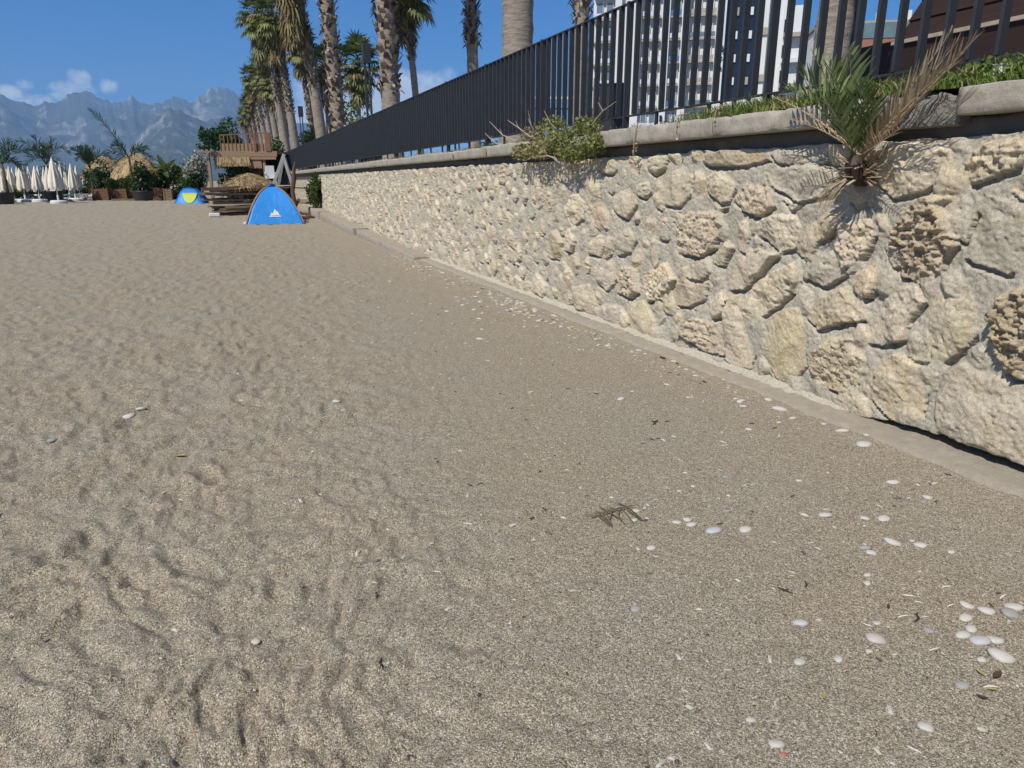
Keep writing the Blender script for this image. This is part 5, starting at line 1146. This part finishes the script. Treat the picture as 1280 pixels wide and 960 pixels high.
# ------------------------------------------------------------------ pebbles, shells and bits on the sand
def pebble_mesh(seed, flat):
    r = random.Random(seed); bm = bmesh.new(); bmesh.ops.create_icosphere(bm, subdivisions=2, radius=.5); o = Vector((r.uniform(0, 9), r.uniform(0, 9), 0)); ax = r.uniform(.62, .95)
    for v in bm.verts:
        n = 1+.26*float(perlin(v.co.x*1.6+o.x, v.co.y*1.6+o.y+v.co.z)); v.co = Vector((v.co.x*n, v.co.y*n*ax, v.co.z*n*flat))
    me = bpy.data.meshes.new('pebble'); bm.to_mesh(me); bm.free(); me.polygons.foreach_set('use_smooth', [True]*len(me.polygons)); return me
def pebmat(name, a, c): return mottled(name, a, c, 35, .6, .2, 200, .002, .35)
PM = {'white': pebmat('pebble_white', (.66, .62, .55), (.48, .45, .385)), 'grey': pebmat('pebble_grey', (.38, .36, .33), (.30, .285, .26)), 'bluish': pebmat('pebble_bluish', (.54, .52, .51), (.44, .43, .42)), 'purple': pebmat('pebble_purple', (.34, .32, .345), (.28, .265, .29)), 'red': pebmat('pebble_red', (.42, .17, .11), (.36, .15, .1)), 'pink': pebmat('pebble_pink', (.55, .46, .42), (.5, .42, .38)), 'dark': pebmat('dark_pebble', (.05, .045, .04), (.08, .07, .06)), 'cream': pebmat('pebble_cream', (.58, .50, .38), (.5, .43, .33))}
PMESH = {}
def pebble(px, py, w_, col, label, group, i, z=None, flat=.36):
    p = ground_hit(px, py)
    if p is None: return
    kk = (col, i % 7, flat)
    if kk not in PMESH: me = pebble_mesh(i % 7+3, flat); me.materials.append(PM[col]); PMESH[kk] = me
    D = math.hypot(p[0], p[1], EYE); s_ = w_*D/FPX*1.02; o = bpy.data.objects.new('pebble', PMESH[kk]); COL.objects.link(o)
    o.location = (p[0], p[1], p[2]+s_*flat*.5*.12); o.scale = (s_, s_, s_); rr_ = random.Random(i*7+int(px)); o.rotation_euler = (rr_.uniform(-.15, .15), rr_.uniform(-.15, .15), -YAW+rr_.uniform(-.5, .5)); tag(o, label, 'pebble', group)
def ground_hit(px, py):
    d = ray(px, py)
    if d[2] > -.01: return None
    t = (0-EYE)/d[2]
    for k in range(6): x, y = d[0]*t, d[1]*t; t = (gz(x, y)-EYE)/d[2]
    return (d[0]*t, d[1]*t, gz(d[0]*t, d[1]*t))
LW = 'small white pebble lying on the grey sand near the wall'; GW = 'small white pebbles on the sand'
NB = [  # the pebbles one can single out
 (1251,821,26,'white','largest white pebble, at the right edge below a cluster of pale pebbles'), (1224,801,21,'bluish','rounded pale bluish pebble in the middle of the right edge cluster'), (1095,799,22,'pink','oblong pinkish white pebble lying alone left of the right cluster'), (892,664,20,'bluish','bluish white shell like pebble right of a trio of pebbles'), (1080,556,20,'white','oval white pebble close under the wall foot at right'),
 (975,512,18,'white','oval pale pebble touching the footing edge below the yellow stone'), (1161,788,11,'purple','round purple grey pebble with a dark stalk lying behind it'), (979,943,9,'red','small reddish pebble at the bottom edge'), (970,930,18,'white','round white pebble near the bottom edge beside a reddish one'), (1157,909,16,'white','round white pebble alone near the bottom right'), (1000,779,16,'bluish','long lilac tinted pebble left of the oblong pinkish one'),
 (907,596,9,'purple','purple tinted shell piece beside a white sliver'), (909,639,10,'purple','lilac shell piece half sunk in sand above the bluish pebble'), (421,506,11,'white','lone pale pebble on trodden sand in the middle left'), (160,516,15,'white','left one of two pale pebbles lying together on the trodden sand'), (176,514,12,'white','right one of two pale pebbles lying together on the trodden sand'), (320,802,11,'cream','lone cream pebble in the lumpy sand at lower left'), (63,551,12,'grey','grey pebble near the left edge on trodden sand'), (795,761,14,'grey','grey pebble half buried in smooth sand, lower middle'), (600,424,11,'cream','pale pebble by itself in the upper middle of the sand')]
for i, (px, py, w_, c_, lab) in enumerate(NB): pebble(px, py, w_, c_, lab, None, i)
SMALL = [(999,601,8),(1116,603,14),(1159,622,11),(1031,644,16),(1081,648,11),(1105,649,14),(932,662,17),(1006,644,10),(1116,678,18),(1150,682,14),(1140,676,7),(1089,691,12),(1084,719,8),(1084,729,9),(1081,685,14),(1209,757,14),(1233,764,18),(1266,759,18),(1263,767,18),(1207,773,14),(1214,786,13),(1204,794,17),(1242,800,18),(1227,825,11),(1096,779,10),(1087,814,8),(1000,828,15),(1048,824,11),(939,900,12),(1226,911,9),(1203,857,15),(849,614,7),(866,608,6),(794,639,11),(793,650,10),(809,648,6),(846,653,12),(859,650,12),(864,656,14),(814,685,12),(776,499,10),(925,502,9),(929,508,9),(834,481,8),(806,635,5),(926,501,10),(961,500,10),(991,523,9),(974,528,7),(1053,539,15),(1030,530,6),(1083,544,8),(1116,604,8),(936,537,9),(842,452,8),(858,462,7),(870,470,8),(760,432,8),(745,424,6),(790,440,6),(1270,757,9),(1244,812,6),(1189,690,8),(840,948,9)]
for i, (px, py, w_) in enumerate(SMALL): pebble(px, py, w_, 'grey' if i in (14, 30, 18) else 'white', LW if i not in (14, 30, 18) else 'dull grey pebble sunk in the sand among white ones', GW, i+40)
r = random.Random(31); k = 0
while k < 185:      # the drift of pale pebbles along the foot of the wall
    y = 5.0+11*r.betavariate(1.7, 1.6) if k % 2 else r.gauss(8.6, .7); x = 3.66-abs(r.gauss(0, .35)); 
    v = np.array([x, y, gz(x, y)-EYE]); dz = v @ _F; px = 640+FPX*(v @ _R)/dz; py = 480-FPX*(v @ _U)/dz
    s_ = r.choice([.03, .038, .045, .055, .07]); pebble(px, py, s_*FPX/math.hypot(x, y, EYE), r.choice(['white', 'white', 'white', 'cream', 'grey']), 'small pale pebble in the drift along the foot of the wall', 'drift of pale pebbles along the wall foot', k+200); k += 1
# white splinters of shell
SLM = pebmat('shell_white', (.74, .70, .62), (.66, .62, .54)); slv = []
for s_ in range(4):
    b = MB(); rr_ = random.Random(s_); b.tube([(-.5, 0, 0), (-.2, .03*s_-.04, .02), (.2, .02, .02), (.5, -.03*s_, 0)], [.03, .07, .06, .03], 6); o = b.build('shell_splinter', SLM, smooth=True); slv.append(o.data); bpy.data.objects.remove(o)
SP_ = [(931,607,8),(941,606,8),(1033,637,9),(1099,633,8),(1014,679,9),(1022,686,9),(990,716,9),(1183,734,13),(1136,745,13),(1148,753,9),(1189,757,12),(1129,771,14),(1085,782,10),(1168,812,14),(1254,746,14),(1239,859,15),(1142,937,14),(585,655,12),(547,715,10),(356,630,8),(232,683,8),(770,615,7),(848,575,6),(880,578,7),(900,588,7),(904,553,10),(906,557,9),(819,625,6),(680,575,6),(758,527,5),(733,580,5),(932,608,7),(1123,768,7),(1230,744,8),(990,720,7),(706,712,6),(820,696,8),(662,548,5),(690,560,5)]
for i, (px, py, w_) in enumerate(SP_):
    p = ground_hit(px, py); o = bpy.data.objects.new('shell_splinter', slv[i % 4]); COL.objects.link(o); s_ = w_*math.hypot(p[0], p[1], EYE)/FPX; o.scale = (s_, s_*.9, s_*.9); o.location = (p[0], p[1], p[2]+.002); o.rotation_euler = (0, 0, -YAW+r.uniform(-1.2, .6)); tag(o, 'thin white shell splinter lying on the smooth grey sand', 'shell', 'white shell splinters on the sand')
# dark twigs and bits of seaweed
TW = mottled('dark_twig', (.035, .027, .02), (.06, .045, .03), 20, .8, 0); tws = []
for s_ in range(5):
    b = MB(); rr_ = random.Random(s_+50); pts = [Vector((-.5+.25*k, rr_.uniform(-.14, .14), .03+.05*rr_.random())) for k in range(5)]; b.tube(pts, [.03, .06, .07, .05, .02], 5); b.tube([pts[2], pts[2]+Vector((.15, .2, .06))], [.05, .02], 5); o = b.build('twig', TW, smooth=True); tws.append(o.data); bpy.data.objects.remove(o)
TP = [(547,578,8),(588,607,12),(526,607,9),(680,638,13),(820,529,18),(834,527,8),(815,550,10),(804,555,6),(710,486,8),(725,580,8),(675,590,8),(1007,731,14),(980,740,18),(991,621,8),(940,530,8),(880,478,9),(828,448,16),(845,455,10),(872,889,9),(940,640,7),(515,946,10),(1095,917,10),(58,797,8),(477,830,18),(470,745,14),(394,425,8),(1146,773,20),(640,700,5),(806,693,5),(936,685,6),(1250,560,9),(1185,594,8),(300,250,6),(380,735,9)]
for i, (px, py, w_) in enumerate(TP):
    p = ground_hit(px, py); o = bpy.data.objects.new('twig', tws[i % 5]); COL.objects.link(o); s_ = w_*math.hypot(p[0], p[1], EYE)/FPX; o.scale = (s_, s_, s_); o.location = (p[0], p[1], p[2]+.002); o.rotation_euler = (0, 0, r.uniform(-2, 2)); tag(o, 'small dark bit of twig washed up on the sand', 'twig', 'dark twigs strewn on the sand')
# dry spray of palm leaf, curled leaves
p = ground_hit(766, 641); b = MB(); r = random.Random(2)
for i in range(22):
    x = -.10+.2*i/21; s_ = 1 if i % 2 else -1; b.bar((x, 0, .012), (x+r.uniform(-.06, .02), s_*r.uniform(.04, .11)-.03, .006), .005, .002)
b.tube([(-.13, -.02, .006), (0, .0, .014), (.13, .02, .008)], [.003, .005, .003], 5)
tag(b.build('dry_leaf_spray', mottled('dry_spray', (.09, .07, .045), (.15, .12, .075), 20, .8, 0), loc=(p[0], p[1], p[2]+.002)), 'dark dry feathery leaf spray lying on the smooth sand', 'leaf')
def curled_leaf(px, py, L_, rz, mat, label, curl):
    p = ground_hit(px, py); P_ = np.zeros((11, 5, 3))
    for i in range(11):
        f = i/10; w_ = L_*.20*math.sin(math.pi*(.06+.9*f)); a = curl*(f-.5)
        for j in range(5): q = j/4*2-1; P_[i, j] = ((f-.5)*L_, q*w_, .008+L_*.22*a*a*.5+.35*w_*q*q)
    o = grid_mesh('fallen_leaf', P_, mat); o.location = p; o.rotation_euler = (0, 0, rz); tag(o, label, 'leaf')
LD = mottled('leaf_dark', (.05, .035, .025), (.08, .055, .035), 14, .6, 0); LY = mottled('leaf_yellow', (.42, .36, .10), (.32, .26, .08), 14, .6, 0); LG = mottled('leaf_brown', (.20, .14, .07), (.28, .2, .1), 14, .7, 0)
curled_leaf(1246, 846, .055, .25, LD, 'dark curled leaf beside a yellow one below the largest white pebble', 1.6); curled_leaf(1225, 843, .035, 1.4, LY, 'yellow leaf touching the dark curled leaf at lower right', 1.0); curled_leaf(1227, 874, .035, 2.2, LD, 'small dark ring shaped leaf at lower right below the yellow leaf', 2.6); curled_leaf(1240, 864, .03, -.5, LY, 'small yellow leaf bit under the dark curled leaf', .6); curled_leaf(1110, 760, .03, .6, LD, 'dark folded leaf with a stalk left of the purple pebble', 1.8); curled_leaf(226, 571, .07, -.3, LY, 'thin yellow straw leaf on trodden sand at left', .5); curled_leaf(1029, 872, .03, .9, LY, 'pale yellow leaf crumb half sunk in the sand, lower right', .6); curled_leaf(744, 492, .06, 1.9, mottled('leaf_pink', (.45, .32, .25), (.4, .28, .2), 12, .7, 0), 'pinkish dry leaf standing up in the middle of the sand', 1.5); curled_leaf(968, 535, .05, .4, LY, 'yellowish leaf scrap close to the wall foot', 1.2)
# countless fine fragments: one object
b = MB(); r = random.Random(77); mats = [PM['white'], PM['cream'], PM['dark']]
for i in range(1500):
    if i < 750: y = 1.0+13*r.random()**1.5; x = r.uniform(-.2+.1*y, 3.72)
    elif i < 1200: y = 4+12*r.random(); x = 3.66-abs(r.gauss(0, .25))
    else: y = 2+14*r.random()**1.4; x = r.uniform(-.7*y-1, 3.5)
    z = gz(x, y); s_ = r.choice([.004, .005, .006, .008, .011])*(1+.06*y); a = r.uniform(0, 3.14); e = Vector((math.cos(a), math.sin(a), r.uniform(-.2, .2)))*s_*r.uniform(.7, 1.8); f_ = Vector((-math.sin(a), math.cos(a), 0))*s_*r.uniform(.35, .7); c = Vector((x, y, z+.001)); u = Vector((0, 0, s_*.55)); mi = r.choices([0, 1, 2], [.5, .25, .25])[0]
    b.add([c-e-f_, c+e-f_, c+e+f_, c-e+f_, c+u], [(0, 1, 4), (1, 2, 4), (2, 3, 4), (3, 0, 4)], mi)
tag(b.build('shell_grit', mats), 'fine white and dark grit of shell and twig scattered over the sand', None, None, 'stuff')
